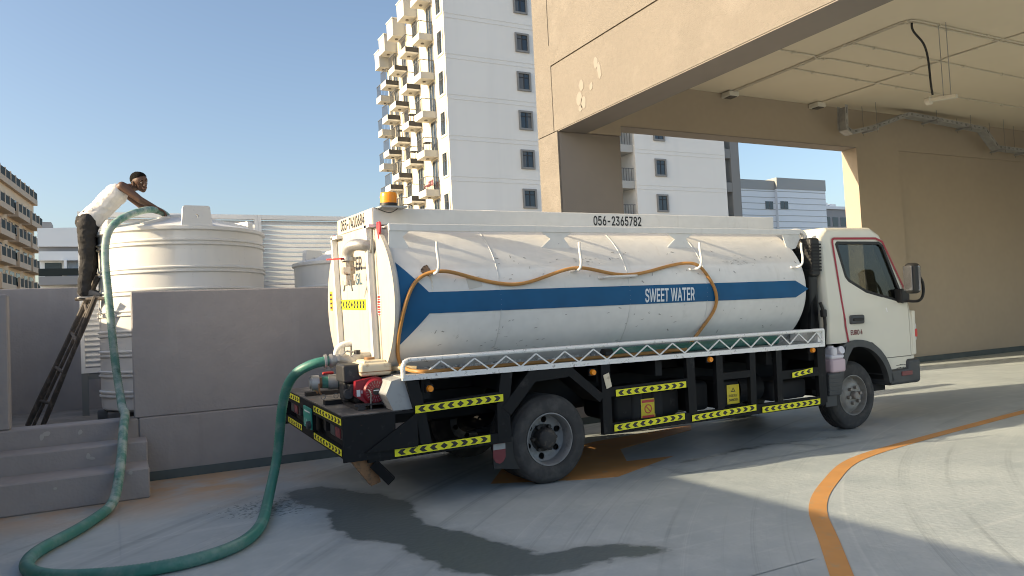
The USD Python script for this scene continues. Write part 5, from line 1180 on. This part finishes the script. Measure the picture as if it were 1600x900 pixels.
fb = thing('small_house', 'small white building at the far right of the opening', 'building', (112, 90, -6))
part(fb, 'wall', box(108.5, 90, -6, 118, 98, 17.7), 'house_grey', False)
part(fb, 'parapet', box(108.3, 89.8, 17.701, 118, 98, 18.2), 'house_white', False)
part(fb, 'roof_unit', cat(box(109.4, 91, 18.201, 111.4, 93, 19.0), box(112, 91, 18.201, 113.5, 93, 18.8)), 'house_white', False)
for x in (109.2, 111.2, 113.2): part(fb, 'window', box(x, 89.95, 14.7, x + 1.3, 89.99, 16.3), 'window_glass', False)

# white villa on the left
wh = thing('white_villa', 'white flat roofed villa with dark glazed balconies behind the louvre screen', 'house', (-2, 60, -6))
part(wh, 'wall', box(-4.4, 60.6, -6, 4, 70, 8.9), 'house_white', False)
part(wh, 'roof_slab', prism(Polygon([(-4.45, 7.95), (4.2, 7.95), (4.2, 9.45), (-4.45, 9.2)]), 60.0, 60.59), 'house_white', False)
part(wh, 'parapet', box(-4.4, 59.95, 7.0, 4.2, 60.59, 7.62), 'house_white', False)
part(wh, 'shadow_gap', box(-4.4, 60.2, 7.621, 4.1, 60.58, 7.949), 'house_grey', False)
part(wh, 'roof_unit', box(-4.3, 62, 8.901, -3.75, 64, 9.9), 'house_grey', False)
for z in (3.6, 5.9):
    part(wh, 'balcony_slab', box(-4.4, 59.4, z - .6, 4.2, 60.58, z - .02), 'house_grey', False)
    g = part(wh, 'glass_rail', box(-4.4, 59.42, z, 4.1, 59.45, z + .5), 'rail_glass', False)
    for x in (-4.1, -1.9, .6): part(wh, 'balcony_door', box(x, 60.57, z + .02, x + 1.0, 60.595, z + .98), 'window_glass', False)
    for x in (-2.92, -.4, 2.2): part(wh, 'divider', box(x, 59.5, z, x + .16, 60.56, z + 1.08), 'house_white', False)

# beige apartments far left
ba = thing('beige_apartments', 'beige apartment block with glass fronted balconies at the far left', 'building', (-3, 92, -6))
e1 = np.array([math.cos(math.radians(84)), math.sin(math.radians(84)), 0]); e2 = np.array([math.cos(math.radians(-6)), math.sin(math.radians(-6)), 0])
base = np.array([-12.2, 119.4, 0])
def loc(m):
    m = arr(m).copy(); v = m.vertices; m.vertices = base + v[:, :1] * e1 + v[:, 1:2] * e2 + v[:, 2:] * [0, 0, 1.0]
    m.invert() if m.volume < 0 else None
    return m
def bp_(name, m, mt, parent=None): return part(parent or ba, name, loc(m), mt, False)
bp_('wall', box(-14, -9, -6, 16.5, 0, 22.4), 'beige_wall')
bp_('parapet', box(-14.3, -9.3, 22.401, 16.8, .5, 23.2), 'beige_trim')
for k in range(11):
    x = -13.9 + k * 2.8
    bp_('parapet_railing', box(x + .38, .40, 23.201, x + 2.78, .45, 24.3), 'rail_glass')
    bp_('parapet_post', box(x, .28, 23.201, x + .36, .49, 24.45), 'beige_trim')
for fl_ in range(7):
    z = 19.1 - fl_ * 3.37
    for (a0, a1, d) in ((-9.5, -2.0, 1.3), (0, 7, 1.3), (8.2, 15.8, 1.3)):
        b_ = bp_('balcony', box(a0, .001, z - .75, a1, d, z + .0), 'beige_trim')
        bp_('end_glass', box(a0 + .05, .05, z + .001, a0 + .09, d - .3, z + 1.15), 'rail_glass', b_)
        n_ = 3
        for i in range(n_):
            w_ = (a1 - a0) / n_
            bp_('glass_panel', box(a0 + w_ * i + .4, d - .08, z + .001, a0 + w_ * (i + 1) - .05, d - .04, z + 1.1), 'rail_glass', b_)
            bp_('balcony_post', box(a0 + w_ * i + .0, d - .25, z + .001, a0 + w_ * i + .38, d - .003, z + 1.25), 'beige_trim', b_)
        for x in (a0 + .7, a0 + 4.2): bp_('balcony_door', box(x, -.02, z + .06, x + 2.2, .03, z + 2.15), 'window_glass')
    bp_('balcony_door', box(-1.6, -.02, z + .06, -.3, .03, z + 2.15), 'window_glass')
bp_('roof_unit', box(0, -5, 23.6, 3, -2.5, 26.2), 'house_white')
